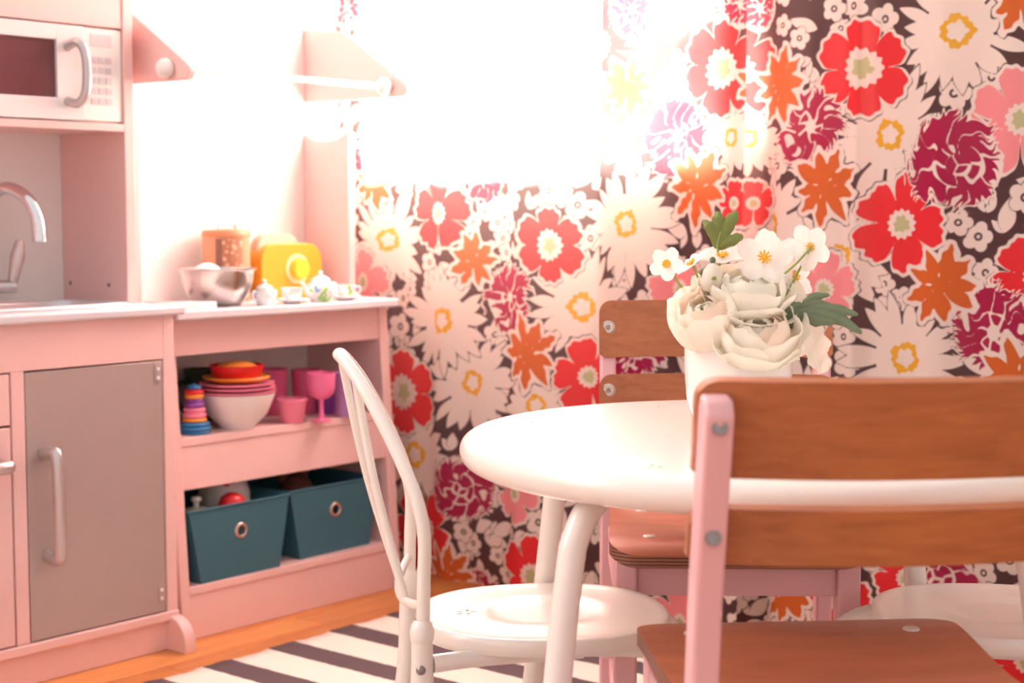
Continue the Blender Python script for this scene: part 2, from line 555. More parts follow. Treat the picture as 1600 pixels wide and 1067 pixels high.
class Print:
    KEYS = 'Wrpomygd'

    def __init__(s, xs, zs):
        s.xs, s.zs = xs, zs
        s.L = {k: np.full((len(zs), len(xs)), 0.02, np.float32) for k in s.KEYS}

    def win(s, cx, cz, r):
        i0, i1 = np.searchsorted(s.zs, (cz - r, cz + r))
        j0, j1 = np.searchsorted(s.xs, (cx - r, cx + r))
        if i1 <= i0 or j1 <= j0:
            return None
        U, V = np.meshgrid(s.xs[j0:j1] - cx, s.zs[i0:i1] - cz)
        return (slice(i0, i1), slice(j0, j1)), U, V

    def put(s, sl, key, sd, halo):
        for k in s.KEYS[1:]:
            s.L[k][sl] = np.maximum(s.L[k][sl], -halo)
        s.L['W'][sl] = np.minimum(s.L['W'][sl], halo)
        if key:
            s.L[key][sl] = np.minimum(s.L[key][sl], sd)

    def over(s, sl, key, sd):
        s.L[key][sl] = np.minimum(s.L[key][sl], sd)

    @staticmethod
    def lens(U, V, a, l, w, b0=0.0, pw=.8):
        p = U * math.cos(a) + V * math.sin(a) - b0
        q = -U * math.sin(a) + V * math.cos(a)
        t = np.clip(p / (l - b0), 0, 1)
        h = w * np.sin(np.pi * t ** pw)
        return np.where(p < 0, np.hypot(p, q), np.where(p > l - b0, np.hypot(p - (l - b0), q), np.abs(q) - h))

    def bloom(s, kind, cx, cz, R, key, rot, seed):
        w = s.win(cx, cz, R * 1.6)
        if w is None:
            return
        sl, U, V = w
        r = np.hypot(U, V)
        th = np.arctan2(V, U) + math.radians(rot)
        g = np.random.default_rng(seed)
        if kind == 'P':
            ph = np.mod(th * 5 / (2 * np.pi) + 0.25, 1) * 2 - 1          # across one petal
            rho = R * (0.33 + 0.70 * np.clip(1 - np.abs(ph) ** 5, 0, 1) ** .55) * (1 - .06 * np.exp(-(ph / .12) ** 2) + .05 * np.cos(th * 3 + seed) + .022 * np.cos(th * 27))
            sd = r - rho
            ce = r - R * .30 * (1 + .10 * np.cos(th * 13))
            s.put(sl, key, np.maximum(sd, -ce), sd - .006)
            s.over(sl, 'g', r - R * .17 * (1 + .14 * np.cos(th * 7 + 1) + .1 * np.cos(th * 3)))
        elif kind == 'R':
            ph = np.mod(th * 6 / (2 * np.pi), 1) * 2 - 1
            rho = R * (0.52 + 0.46 * np.clip(1 - np.abs(ph) ** 4, 0, 1) ** .5) * (1 + .05 * np.cos(th * 2 + 1) + .03 * np.cos(th * 22))
            sd = r - rho
            ce = r - R * .40 * (1 + .09 * np.cos(th * 14) + .06 * np.cos(th * 3))
            s.put(sl, key, np.maximum(sd, -ce), sd - .006)
            s.over(sl, 'g', r - R * .2 * (1 + .2 * np.cos(th * 5 + 1) + .1 * np.cos(th * 11)))
        elif kind == 'C':
            n = 9
            sd = r - R * .22
            for k in range(n):
                a = math.radians(rot) + 2 * np.pi * (k + g.uniform(-.15, .15)) / n
                l = R * g.uniform(.85, 1.1) * (1.0 + .12 * abs(math.sin(a)))
                b = g.uniform(-.15, .15)
                pet = s.lens(U, V, a, l, R * g.uniform(.15, .22), R * .03, 1.15)
                sd = np.minimum(sd, pet + .0015 * np.cos((U + V) * 260 + k))
            s.put(sl, key, sd, sd - .008)
        elif kind in 'DQ':
            vert = .84 if kind == 'D' else 1.05
            rr = np.hypot(U / vert, V)
            nz = smooth_noise(U / R, V / R, 6, seed) + .55 * smooth_noise(U / R, V / R, 14, seed + 5)
            sd = np.full_like(rr, .02)
            hal = rr - R * (.80 + .06 * nz)
            rings = ((10, .40, .98, .35, 3), (7, .15, .44, -.5, 0)) if kind == 'D' else ((8, .46, 1.0, .75, 2), (6, .24, .52, -.6, 1), (3, .0, .22, .3, 0))
            for n, ri, ro, tw, nh in rings:
                q = (th + tw * rr / R + .36 * nz) * n / (2 * np.pi)
                idx = np.floor(q).astype(int) % n
                ph = q - np.floor(q) - .5
                lens_ = g.uniform(.74, 1.12, n)[idx]
                tooth = np.abs(np.mod(ph * 3.2 + .5, 1) * 2 - 1)
                rho = R * (ro * lens_ + (.20 * tooth - .10) * (ro > .9))
                side = (.5 - np.abs(ph)) * 2 * np.pi / n * rr
                pet = np.maximum(np.maximum(rr - rho, R * ri * (1 + .18 * nz) - rr), .0010 + .0022 * np.clip(nz + .3, 0, 1) - side)
                hole = np.hypot((rr - R * (ri + ro) * .52) / 1.9, ph * 2 * np.pi / n * rr) - R * .075
                hol = np.isin(idx, g.permutation(n)[:nh]) if nh else np.zeros_like(rr, bool)
                pet = np.where(hol, np.maximum(pet, -hole), pet)
                sd = np.minimum(sd, pet)
            s.put(sl, key, sd, np.minimum(hal, sd) - .005)
        elif kind == 'E':
            n = 21
            sd = r - R * .56
            for k in range(n):
                a = 2 * np.pi * (k + g.uniform(-.25, .25)) / n
                sd = np.minimum(sd, s.lens(U, V, a, R * g.uniform(.92, 1.26), R * g.uniform(.095, .13), R * .15, 1.5))
            Wold = s.L['W'][sl].copy()
            sd = np.maximum(sd, .0022 - Wold)
            s.L['W'][sl] = np.minimum(Wold, sd)
            free = np.maximum(sd, 0)
            jag = 1 + .06 * np.cos(th * 13 + seed) + .08 * np.cos(th * 4 + 2 * seed) + .05 * np.cos(th * 7 + seed)
            ring = np.maximum(r - R * .255 * jag, R * .15 * (1 + .14 * np.cos(th * 5 + seed) + .08 * np.cos(th * 9)) - r)
            ring = np.maximum(ring, .004 - Wold)
            s.over(sl, 'y', ring)
        elif kind == 'F':
            sd = r - R * .5
            for k in range(5):
                a = 2 * np.pi * (k + rot / 72.) / 5
                sd = np.minimum(sd, np.hypot(U - R * .58 * np.cos(a), V - R * .58 * np.sin(a)) - R * .40)
            Wold = s.L['W'][sl].copy()
            sd = np.maximum(sd, .0018 - Wold)
            s.L['W'][sl] = np.minimum(Wold, sd)
            ring = np.maximum(r - R * .27, R * .12 - r)
            s.over(sl, 'd', np.maximum(ring, .006 - Wold))

    def leaf(s, cx, cz, a, l, w):
        q = s.win(cx + l / 2 * math.cos(a), cz + l / 2 * math.sin(a), l)
        if q is None:
            return
        sl, _, _ = q
        U, V = np.meshgrid(s.xs[sl[1]] - cx, s.zs[sl[0]] - cz)
        sd = s.lens(U, V, a, l, w)
        Wold = s.L['W'][sl].copy()
        s.L['W'][sl] = np.minimum(Wold, np.maximum(sd, .0018 - Wold))


def curtain_material():
    m = bpy.data.materials.new('floral_print_cotton')
    m.use_nodes = True
    nt = m.node_tree
    nt.nodes.remove(nt.nodes['Principled BSDF'])
    out = nt.nodes['Material Output']
    cols = dict(W=srgb(240, 228, 220), r=srgb(232, 44, 58), p=srgb(244, 152, 158), o=srgb(212, 104, 44),
                m=srgb(168, 20, 76), y=srgb(234, 178, 50), g=srgb(190, 196, 148), d=srgb(80, 57, 62))
    seps = []
    for nm in ('print_a', 'print_b', 'print_c'):
        at = nt.nodes.new('ShaderNodeAttribute')
        at.attribute_name = nm
        sp = nt.nodes.new('ShaderNodeSeparateXYZ')
        nt.links.new(at.outputs['Vector'], sp.inputs[0])
        seps.append(sp)
    cur = None
    for i, k in enumerate(Print.KEYS):
        mr = nt.nodes.new('ShaderNodeMapRange')
        mr.interpolation_type = 'SMOOTHSTEP'
        mr.inputs['From Min'].default_value = 0.0007
        mr.inputs['From Max'].default_value = -0.0007
        nt.links.new(seps[i // 3].outputs[i % 3], mr.inputs['Value'])
        mx = nt.nodes.new('ShaderNodeMix')
        mx.data_type = 'RGBA'
        nt.links.new(mr.outputs[0], mx.inputs[0])
        if cur is None:
            mx.inputs[6].default_value = (*cols['d'], 1)
        else:
            nt.links.new(cur, mx.inputs[6])
        mx.inputs[7].default_value = (*cols[k], 1)
        cur = mx.outputs[2]
    df = nt.nodes.new('ShaderNodeBsdfDiffuse')
    tr = nt.nodes.new('ShaderNodeBsdfTranslucent')
    nt.links.new(cur, df.inputs['Color'])
    pale = nt.nodes.new('ShaderNodeMix')
    pale.data_type = 'RGBA'
    pale.inputs[0].default_value = 0.22          # dye sits on the face of the cloth: light comes through paler
    pale.inputs[7].default_value = (0.85, 0.8, 0.74, 1)
    nt.links.new(cur, pale.inputs[6])
    nt.links.new(pale.outputs[2], tr.inputs['Color'])
    ms = nt.nodes.new('ShaderNodeMixShader')
    ms.inputs[0].default_value = 0.42
    nt.links.new(df.outputs[0], ms.inputs[1])
    nt.links.new(tr.outputs[0], ms.inputs[2])
    nt.links.new(ms.outputs[0], out.inputs['Surface'])
    return m


CURT = curtain_material()


def curtain(x0, x1, yc, label, seed, edge_fold):
    step = 0.002
    xs = np.arange(x0, x1 + 1e-6, step)
    zs = np.concatenate([np.arange(0.012, 1.30, step), np.arange(1.30, 1.9, 0.005)])
    pr = Print(xs, zs)
    k = 0
    for kind in 'PRQDC':
        for (cx, cz, Rr, key, rot) in FL[kind]:
            k += 1
            pr.bloom(kind, cx, cz, Rr, key, rot, 100 + k)
    for (cx, cz, Rr, key, rot) in FL['E']:
        k += 1
        pr.bloom('E', cx, cz, Rr, key, rot, 100 + k)
    for (cx, cz, Rr, key, rot) in FL['F']:
        k += 1
        pr.bloom('F', cx, cz, Rr, key, rot, 100 + k)
    g = np.random.default_rng(seed)
    for _ in range(6000):
        i, j = g.integers(0, len(zs)), g.integers(0, len(xs))
        if pr.L['W'][i, j] > .0065 + .010 * (g.random() ** 3):
            if g.random() < .35:
                pr.bloom('F', xs[j], zs[i], g.uniform(.018, .025), 'd', g.uniform(0, 72), 900 + _)
            else:
                a = g.uniform(0, 2 * np.pi)
                pr.leaf(xs[j], zs[i], a, g.uniform(.03, .06), g.uniform(.008, .014))
                if g.random() < .5:
                    pr.leaf(xs[j], zs[i], a + g.uniform(.7, 1.2), g.uniform(.02, .04), g.uniform(.005, .009))
    X, Z = np.meshgrid(xs, zs)
    fold = (.010 * np.sin(2 * np.pi * (X + .02 * Z) / .21 + seed) + .006 * np.sin(2 * np.pi * X / .094 + 1.3 * seed)) * (.45 + .55 * np.clip(1.3 - Z, 0, 1) / 1.3)
    fold += .004 * np.sin(Z * 9 + X * 5)
    for fx, amp, wd in edge_fold:
        fold += amp * np.exp(-((X - fx) / wd) ** 2)
    Y = yc + fold
    nz, nx = X.shape
    me = bpy.data.meshes.new('floral_curtain')
    me.vertices.add(nx * nz)
    me.vertices.foreach_set('co', np.stack([X, Y, Z], -1).astype(np.float32).ravel())
    idx = np.arange(nx * nz).reshape(nz, nx)
    q = np.stack([idx[:-1, :-1], idx[:-1, 1:], idx[1:, 1:], idx[1:, :-1]], -1).reshape(-1, 4)
    me.loops.add(q.size)
    me.loops.foreach_set('vertex_index', q.ravel().astype(np.int32))
    me.polygons.add(len(q))
    me.polygons.foreach_set('loop_start', np.arange(0, q.size, 4, dtype=np.int32))
    me.polygons.foreach_set('use_smooth', np.ones(len(q), bool))
    me.update(calc_edges=True)
    zero = np.full((nz, nx), .02, np.float32)
    arr = [pr.L[c] for c in Print.KEYS] + [zero]
    for n, nm in enumerate(('print_a', 'print_b', 'print_c')):
        at = me.attributes.new(nm, 'FLOAT_VECTOR', 'POINT')
        at.data.foreach_set('vector', np.stack(arr[n * 3:n * 3 + 3], -1).astype(np.float32).ravel())
    me.materials.append(CURT)
    o = bpy.data.objects.new('floral_curtain', me)
    COL.objects.link(o)
    return tag(o, label, 'curtain')


curtain(-2.352, -1.388, 2.255, 'bright floral print curtain panel glowing in front of the window, beside the pink shelf', 3, [(-1.388, -.012, .03), (-1.70, .01, .03)])
curtain(-1.695, -0.55, 2.282, 'floral print curtain panel hanging behind the wooden chairs, past the window', 5, [(-1.205, -.02, .018), (-1.39, .01, .04)])

# ------------------------------------------------------------------ striped rug
def rug_material():
    m = bpy.data.materials.new('striped_rug')
    m.use_nodes = True
    nt = m.node_tree
    b = nt.nodes['Principled BSDF']
    tc = nt.nodes.new('ShaderNodeTexCoord')
    nz = nt.nodes.new('ShaderNodeTexNoise')
    nz.inputs['Scale'].default_value = 90
    nt.links.new(tc.outputs['Object'], nz.inputs['Vector'])
    sp = nt.nodes.new('ShaderNodeSeparateXYZ')
    nt.links.new(tc.outputs['Object'], sp.inputs[0])
    a = nt.nodes.new('ShaderNodeMath')
    a.operation = 'MULTIPLY_ADD'
    a.inputs[1].default_value = 0.006
    nt.links.new(nz.outputs['Fac'], a.inputs[0])
    nt.links.new(sp.outputs['Y'], a.inputs[2])
    s1 = nt.nodes.new('ShaderNodeMath')
    s1.operation = 'SUBTRACT'
    s1.inputs[1].default_value = 1.5775 + 0.003 - 0.1362 * 20
    nt.links.new(a.outputs[0], s1.inputs[0])
    md = nt.nodes.new('ShaderNodeMath')
    md.operation = 'MODULO'
    md.inputs[1].default_value = 0.1362
    nt.links.new(s1.outputs[0], md.inputs[0])
    lt = nt.nodes.new('ShaderNodeMath')
    lt.operation = 'LESS_THAN'
    lt.inputs[1].default_value = 0.057
    nt.links.new(md.outputs[0], lt.inputs[0])
    mx = nt.nodes.new('ShaderNodeMix')
    mx.data_type = 'RGBA'
    mx.inputs[6].default_value = (*srgb(240, 224, 212), 1)
    mx.inputs[7].default_value = (*srgb(98, 78, 82), 1)
    nt.links.new(lt.outputs[0], mx.inputs[0])
    nt.links.new(mx.outputs[2], b.inputs['Base Color'])
    b.inputs['Roughness'].default_value = 0.95
    wv = nt.nodes.new('ShaderNodeTexNoise')
    wv.inputs['Scale'].default_value = 420
    nt.links.new(tc.outputs['Object'], wv.inputs['Vector'])
    bp = nt.nodes.new('ShaderNodeBump')
    bp.inputs['Strength'].default_value = 0.5
    bp.inputs['Distance'].default_value = 0.002
    nt.links.new(wv.outputs['Fac'], bp.inputs['Height'])
    nt.links.new(bp.outputs[0], b.inputs['Normal'])
    return m


RUGX0, RUGX1, RUGY0, RUGY1 = -1.958, -0.15, 0.35, 2.09


def rugp(u, v):
    x = RUGX0 + (RUGX1 - RUGX0) * u
    y = RUGY0 + (RUGY1 - RUGY0) * v
    if u == 0:
        x += .004 * math.sin(y * 46) + .002 * math.sin(y * 131)
    return (x, y, .0065 + .0012 * math.sin(x * 9) * math.sin(y * 7))


rg = MB().surf(rugp, 60, 130)
n = 131
rg2 = rg.build('striped_rug', rug_material(), smooth=60)
sd = rg2.modifiers.new('thick', 'SOLIDIFY')
sd.thickness = 0.005
sd.offset = -1
tag(rg2, 'flat woven rug with charcoal and off-white stripes under the white table', 'rug')

# ------------------------------------------------------------------ play kitchen: sink unit
K0 = 1.02           # near end (outside the frame)
KF = -2.092         # front plane
KB = WALLX + 0.004
t = thing('play_kitchen_sink_unit', 'pink toy kitchen unit with a sink, faucet, microwave and grey door', 'play kitchen', (-2.24, 1.33, 0))
b = MB()
b.box(KB, KF, 1.614, 1.636, .05, .553).box(KB, KF, K0, K0 + .02, .05, .553).box(KB, KF - .02, K0 + .02, 1.614, .05, .062)
b.box(KB, KB + .01, K0 + .02, 1.614, .062, .553)
b.build('body', PINK, t, bevel=.002, world=True)
MB().box(KF - .018, KF, K0 + .02, 1.614, .481, .553).build('apron', PINK, t, bevel=.0015, world=True)
MB().box(KF - .018, KF, 1.334, 1.3565, .066, .481).build('stile', PINK, t, bevel=.0015, world=True)
MB().box(KF - .02, KF + .004, K0, 1.636, .05, .0655).build('base_rail', PINK, t, bevel=.002, world=True)
MB().box(KB, KF - .006, K0, 1.62, .0, .05).build('plinth', PINK, t, bevel=.001, world=True)
arc = [(KF - .03, .0), (KF + .042, .0)] + [(KF + .0 + .042 * math.cos(R_(a)), .012 + .045 * math.sin(R_(a))) for a in range(0, 91, 10)] + [(KF - .03, .057)]
MB().prism(arc, 1.616, 1.638).build('foot', PINK, t, bevel=.0015, world=True)
d = MB().box(KF - .014, KF - .0005, 1.3585, 1.6115, .0675, .4785).build('door', SILVERP, t, bevel=.001, world=True)
d['label'] = 'silver grey painted oven door'
hp = [(KF - .004, 1.386, .353), (KF + .022, 1.3865, .357), (KF + .033, 1.388, .348), (KF + .036, 1.389, .275), (KF + .033, 1.390, .202), (KF + .022, 1.390, .193), (KF - .004, 1.390, .197)]
MB().tube(hp, .0095, 12, smoothpath=5).build('handle', SILVER, d, smooth=60, world=True)
for z0 in (.444, .082):
    h = MB().box(KF - .002, KF + .0012, 1.596, 1.6075, z0, z0 + .03).build('hinge_plate', SILVERP, d, world=True, bevel=.0005)
    for dz in (.008, .022):
        MB().lathe([(0, .0022), (.0028, .0018), (.003, 0)], 12, (KF + .001, 1.602, z0 + dz), M=Matrix.Rotation(R_(90), 3, 'Y')).build('hinge_screw', WHITEP, d, smooth=60, world=True)
dr = MB().box(KF - .014, KF, K0 + .022, 1.331, .402, .4785).build('drawer_front', PINK, t, bevel=.0015, world=True)
dr2 = MB().box(KF - .014, KF, K0 + .022, 1.331, .068, .3985).build('cupboard_door', PINK, t, bevel=.0015, world=True)
hp = [(KF - .002, 1.08, .345), (KF + .026, 1.085, .345), (KF + .032, 1.10, .345), (KF + .032, 1.29, .345), (KF + .026, 1.305, .345), (KF - .002, 1.308, .345)]
MB().tube(hp, .0105, 12, smoothpath=4).build('handle', SILVER, dr2, smooth=60, world=True)
# worktop with a sink opening
CT = .568
wtp = MB()
sx0, sx1, sy0, sy1 = -2.30, -2.135, 1.18, 1.585
XB, XF = KB, -2.074
wtp.box(sx1, XF, K0 - .01, 1.648, .553, CT).box(XB, sx0, K0 - .01, 1.648, .553, CT)
wtp.box(sx0, sx1, K0 - .01, sy0, .553, CT).box(sx0, sx1, sy1, 1.648, .553, CT)
wtp.build('worktop', COUNTER, t, bevel=.004, world=True)
# basin: rounded rim and bowl
def basin(u, v):
    prof = [(1.07, CT + .001), (1.04, CT + .005), (1.0, CT + .003), (.97, CT - .01), (.93, CT - .06), (.6, CT - .07), (0.0, CT - .07)]
    k = v * (len(prof) - 1)
    i = min(int(k), len(prof) - 2)
    fr = k - i
    s = prof[i][0] * (1 - fr) + prof[i + 1][0] * fr
    z = prof[i][1] * (1 - fr) + prof[i + 1][1] * fr
    a = u * 2 * PI
    ex = .28
    c, sn = math.cos(a), math.sin(a)
    return ((sx0 + sx1) / 2 + s * (sx1 - sx0) / 2 * math.copysign(abs(c) ** ex, c), (sy0 + sy1) / 2 + s * (sy1 - sy0) / 2 * math.copysign(abs(sn) ** ex, sn), z)
MB().surf(basin, 72, 18).build('basin', mat('pale_sink', srgb(222, 220, 226), .25, metal=.4), t, smooth=50, world=True)
# faucet
FX, FY = -2.325, 1.432
fb = MB().lathe([(.024, CT), (.024, CT + .006), (.018, CT + .012), (.0165, CT + .075), (.013, CT + .085), (.0, CT + .086)], 24, (FX, FY, 0)).build('faucet', CHROME, t, smooth=50, world=True)
pts = [(FX, FY, CT + .07), (FX, FY, .70), (FX + .012, FY + .006, .735), (FX + .045, FY + .02, .757), (FX + .08, FY + .035, .742), (FX + .098, FY + .042, .71), (FX + .102, FY + .044, .672)]
MB().tube(pts, [.0105] * 6 + [.0115], 14, smoothpath=6).build('spout', CHROME, fb, smooth=60, world=True)
MB().tube([(FX + .005, FY, CT + .03), (FX + .030, FY + .046, CT + .03)], .0105, 14).tube([(FX + .026, FY + .040, CT + .03), (FX + .028, FY + .044, CT + .05), (FX + .030, FY + .050, CT + .08), (FX + .032, FY + .053, CT + .105)], [.007, .009, .012, .006], 12, smoothpath=4).build('lever', SILVER, fb, smooth=60, world=True)
# hutch
HF = -2.188
MB().box(KB, KB + .012, K0, 1.636, CT, 1.10).build('back_panel', WHITEP, t, world=True)
pn = MB().box(KB + .012, HF, 1.618, 1.6375, CT, 1.10).build('side_panel', PINK, t, bevel=.0015, world=True)
for xx in (-2.348, -2.239):
    MB().lathe([(0, .0015), (.0035, .001), (.0035, 0)], 12, (xx, 1.618, .597), M=Matrix.Rotation(R_(90), 3, 'X')).build('panel_screw', SCREW, pn, smooth=60, world=True)
MB().box(KB + .012, HF, K0, K0 + .02, CT, 1.10).build('side_panel', PINK, t, bevel=.0015, world=True)
MB().box(KB + .012, HF, K0 + .02, 1.618, .850, .862).build('microwave_shelf', PINK, t, bevel=.001, world=True)
MB().box(KB + .012, HF - .002, K0 + .02, 1.618, 1.017, 1.10).build('header', PINK, t, bevel=.001, world=True)
mw = MB().box(KB + .012, HF - .012, 1.20, 1.617, .8625, 1.0165).build('microwave', WHITEP, t, bevel=.001, world=True)
mo = MB()
y0, y1, z0, z1 = 1.205, 1.543, .8655, 1.0135
wy0, wy1, wz0, wz1 = 1.24, 1.492, .899, .9895
mo.box(HF - .012, HF, y0, wy0, z0, z1).box(HF - .012, HF, wy1, y1, z0, z1).box(HF - .012, HF, wy0, wy1, z0, wz0).box(HF - .012, HF, wy0, wy1, wz1, z1)
mo.build('microwave_door', mat('microwave_white', srgb(240, 236, 236), .3, metal=.15), mw, world=True, bevel=.001)
MB().prism(rrect(wy0 - .002, wy1 + .002, wz0 - .002, wz1 + .002, .012), HF - .009, HF - .006, 'x').build('microwave_window', mat('smoked_window', srgb(112, 66, 72), .08, coat=.6), mw, world=True)
hp = [(HF - .002, 1.511, .979), (HF + .018, 1.516, .986), (HF + .03, 1.522, .972), (HF + .033, 1.524, .938), (HF + .03, 1.522, .904), (HF + .018, 1.516, .890), (HF - .002, 1.511, .895)]
MB().tube(hp, .0075, 12, smoothpath=5).build('microwave_handle', SILVER, mw, smooth=60, world=True)
KEY = mat('keypad_grey', srgb(214, 210, 214), .5)
MB().box(HF - .012, HF - .004, 1.546, 1.617, z0, z1).build('keypad_panel', WHITEP, mw, world=True, bevel=.001)
kb = MB().box(HF - .0045, HF - .003, 1.558, 1.598, .985, 1.004).build('keypad_display', KEY, mw, world=True)
KEYM = None
for r in range(5):
    for c in range(3):
        yy, zz = 1.5575 + c * .0142, .968 - r * .0165
        MB().box(HF - .0045, HF - .0028, yy, yy + .0108, zz - .010, zz).build('key', KEY, mw, world=True)

# ------------------------------------------------------------------ play kitchen: shelf unit
S0, S1 = 1.657, 2.183
SB = -2.352
lean = lambda z: -2.108 - .036 * z / .541
t = thing('play_kitchen_shelf_unit', 'pink toy kitchen shelf unit with open shelves and pale grey worktop', 'play kitchen', (-2.23, 1.90, 0))
def leanbox(y0, y1, z0, z1, x0=SB, dx=0.0, back=None):
    xa, xb = lean(z0) + dx, lean(z1) + dx
    b0 = x0 if back is None else lean(z0) + dx - back
    b1 = x0 if back is None else lean(z1) + dx - back
    return MB().hexa([(b0, y0, z0), (xa, y0, z0), (xa, y1, z0), (b0, y1, z0), (b1, y0, z1), (xb, y0, z1), (xb, y1, z1), (b1, y1, z1)])
leanbox(S0, S0 + .021, 0, .541).build('side_panel', PINK, t, bevel=.002, world=True)
leanbox(S1 - .022, S1, 0, .541).build('side_panel', PINK, t, bevel=.002, world=True)
ya, yb = S0 + .021, S1 - .022
MB().box(SB, SB + .008, ya, yb, .01, .541).build('back_panel', WHITEP, t, world=True)
leanbox(ya, yb, .478, .541, dx=-.004, back=.016).build('apron', PINK, t, bevel=.0015, world=True)
leanbox(ya, yb, .252, .326, dx=-.004, back=.016).build('shelf_apron', PINK, t, bevel=.0015, world=True)
leanbox(ya, yb, .326, .340, x0=SB + .008, dx=-.001).build('shelf', PINK, t, bevel=.0015, world=True)
leanbox(ya, yb, .0, .076, dx=-.004, back=.016).build('plinth', PINK, t, bevel=.0015, world=True)
leanbox(ya, yb, .076, .090, x0=SB + .008, dx=-.001).build('shelf', PINK, t, bevel=.0015, world=True)
CS = .556
out = [(SB, S0 - .008), (-2.098, S0 - .008)] + [(-2.128 + .03 * math.cos(R_(a)), S1 - .026 + .03 * math.sin(R_(a))) for a in range(0, 91, 9)] + [(SB, S1 + .004)]
MB().prism(out, .541, CS, 'z').build('worktop', COUNTER, t, bevel=.003, world=True)
MB().box(KB, SB + .002, S0, S1 + .01, CS, 1.12).build('hutch_back', WHITEP, t, world=True)
# narrow uprights with a scooped top, and the slanted brackets with round pegs above
UX0, UX1 = SB + .002, -2.225
scoop = [(UX0, CS), (UX1, CS), (UX1, .872)] + [((UX0 + UX1) / 2 + .05 * math.cos(R_(a)), .872 - .016 * math.sin(R_(a))) for a in range(10, 171, 16)] + [(UX0, .872)]
for y in (S0, S1 - .02):
    MB().prism(scoop, y, y + .018).build('upright', PINK, t, bevel=.0015, world=True)
    br = [(UX0, .932), (-2.085, .932)] + [(-2.085 + .014 * math.cos(R_(a)), .946 + .014 * math.sin(R_(a))) for a in range(-80, 51, 16)] + [(-2.24, 1.062), (UX0, 1.075)]
    bo = MB().prism(br, y + .003, y + .016).build('bracket', PINK, t, bevel=.0015, world=True)
    MB().lathe([(0, .022), (.010, .0205), (.0155, .014), (.0165, .007), (.014, .002), (.008, 0)], 24, (-2.122, y + .003, .952), M=Matrix.Rotation(R_(90), 3, 'X')).build('peg', WHITEP, bo, smooth=70, world=True)
MB().tube([(-2.122, S0 + .016, .952), (-2.122, S1 - .017, .952)], .0055, 12).build('dowel', WHITEP, t, smooth=60, world=True)


# ------------------------------------------------------------------ storage bins with their contents
def bin_(y, x, label):
    t = thing('storage_bin', label, 'bin', (x, y, .0905), 0, 'teal storage bins on the bottom shelf')
    H, dep = .126, .19
    tw, bw = .112, .088           # half widths along y
    def corner(w, z, f):
        return [(-dep + f, -w + f, z), (-f, -w + f, z), (-f, w - f, z), (-dep + f, w - f, z)]
    o = corner(bw, 0, 0) + corner(tw, H, 0)
    i = corner(bw, .004, .004) + corner(tw, H, .004)
    m = MB()
    m.add(o + i, [(3, 2, 1, 0), (0, 1, 5, 4), (1, 2, 6, 5), (2, 3, 7, 6), (3, 0, 4, 7),
                  (8, 9, 10, 11), (8, 12, 13, 9), (9, 13, 14, 10), (10, 14, 15, 11), (11, 15, 12, 8),
                  (4, 5, 13, 12), (5, 6, 14, 13), (6, 7, 15, 14), (7, 4, 12, 15)], 0)
    m.mi = [0] * 5 + [1] * 5 + [0] * 4
    bo = m.build('bin_body', [TEAL, TEALIN], t)
    ring = [(.0085, 0), (.0085, .0022), (.0105, .0035), (.0135, .002), (.014, 0)]
    MB().lathe(ring, 28, (0, 0, .079), M=Matrix.Rotation(R_(90), 3, 'Y'), close=True).build('grommet', COPPER, t, smooth=60)
    cut(bo, MB().lathe([(.0084, -.02), (.0084, .02)], 24, (0, 0, .079), M=Matrix.Rotation(R_(90), 3, 'Y')))
    rimm = MB()
    for a, b2 in ((0, 1), (1, 2), (2, 3), (3, 0)):
        c = corner(tw + .001, H, 0)
        rimm.tube([c[a], c[b2]], .0022, 8)
    rimm.build('rim', TEAL, t, smooth=60)
    return t


bin_(1.794, -2.118, 'teal bin with round metal grommet, filled with a white toy and a red one')
bin_(2.034, -2.134, 'teal bin with round metal grommet, next to the floral curtain')
RED = mat('red_plastic', srgb(222, 40, 48), .35)
CREAM = mat('cream_plastic', srgb(244, 240, 234), .35)
kt = thing('toy_kettle', 'cream domed toy kettle with a red spot in the teal bin', 'toy', (-2.215, 1.838, .0955))
MB().lathe([(.026, 0), (.040, .03), (.047, .08), (.046, .125), (.036, .155), (.016, .169), (0, .170)], 32).build('kettle_body', CREAM, kt, smooth=60)
MB().lathe([(0, .003), (.008, .002), (.009, 0)], 16, (.033, -.024, .148), M=Matrix.Rotation(R_(50), 3, 'Y')).build('red_spot', RED, kt, smooth=60)
rb = MB().lathe([(0, .0), (.014, .002), (.022, .012), (.023, .022), (.018, .034), (.008, .04), (0, .041)], 24, sx=1, sy=1.1).build('toy_tomato', RED, None, smooth=60)
rb.location = (-2.150, 1.802, .190)
tag(rb, 'round red toy tomato peeking over the edge of the teal bin', 'toy')
pl = thing('toy_pan_lid', 'grey green toy pan lid leaning in the teal bin', 'toy', (-2.165, 1.735, .187))
MB().lathe([(.035, 0), (.0365, .004), (.032, .014), (.018, .024), (0, .028)], 32).build('lid', mat('sage_plastic', srgb(178, 178, 160), .4), pl, smooth=60)
MB().lathe([(.005, .026), (.005, .034), (.010, .038), (.008, .044), (0, .045)], 20).build('lid_knob', CREAM, pl, smooth=60)
ted = thing('plush_bear', 'brown plush toy lying in the teal bin by the curtain', 'toy', (-2.22, 2.0, .100))
PLUSH = mat('brown_plush', srgb(104, 58, 50), .95, bump=(220, 1.0))
MB().ball((0, 0, .05), .045, .05, .05).build('plush_body', PLUSH, ted, smooth=180)
MB().ball((.012, .005, .104), .03, .032, .028).build('plush_head', PLUSH, ted, smooth=180)
for s in (-1, 1):
    MB().ball((.0, .005 + s * .026, .128), .008, .012, .012, 14, 8).build('plush_ear', PLUSH, ted, smooth=180)


# ------------------------------------------------------------------ toys on the middle shelf
Z1 = .3402


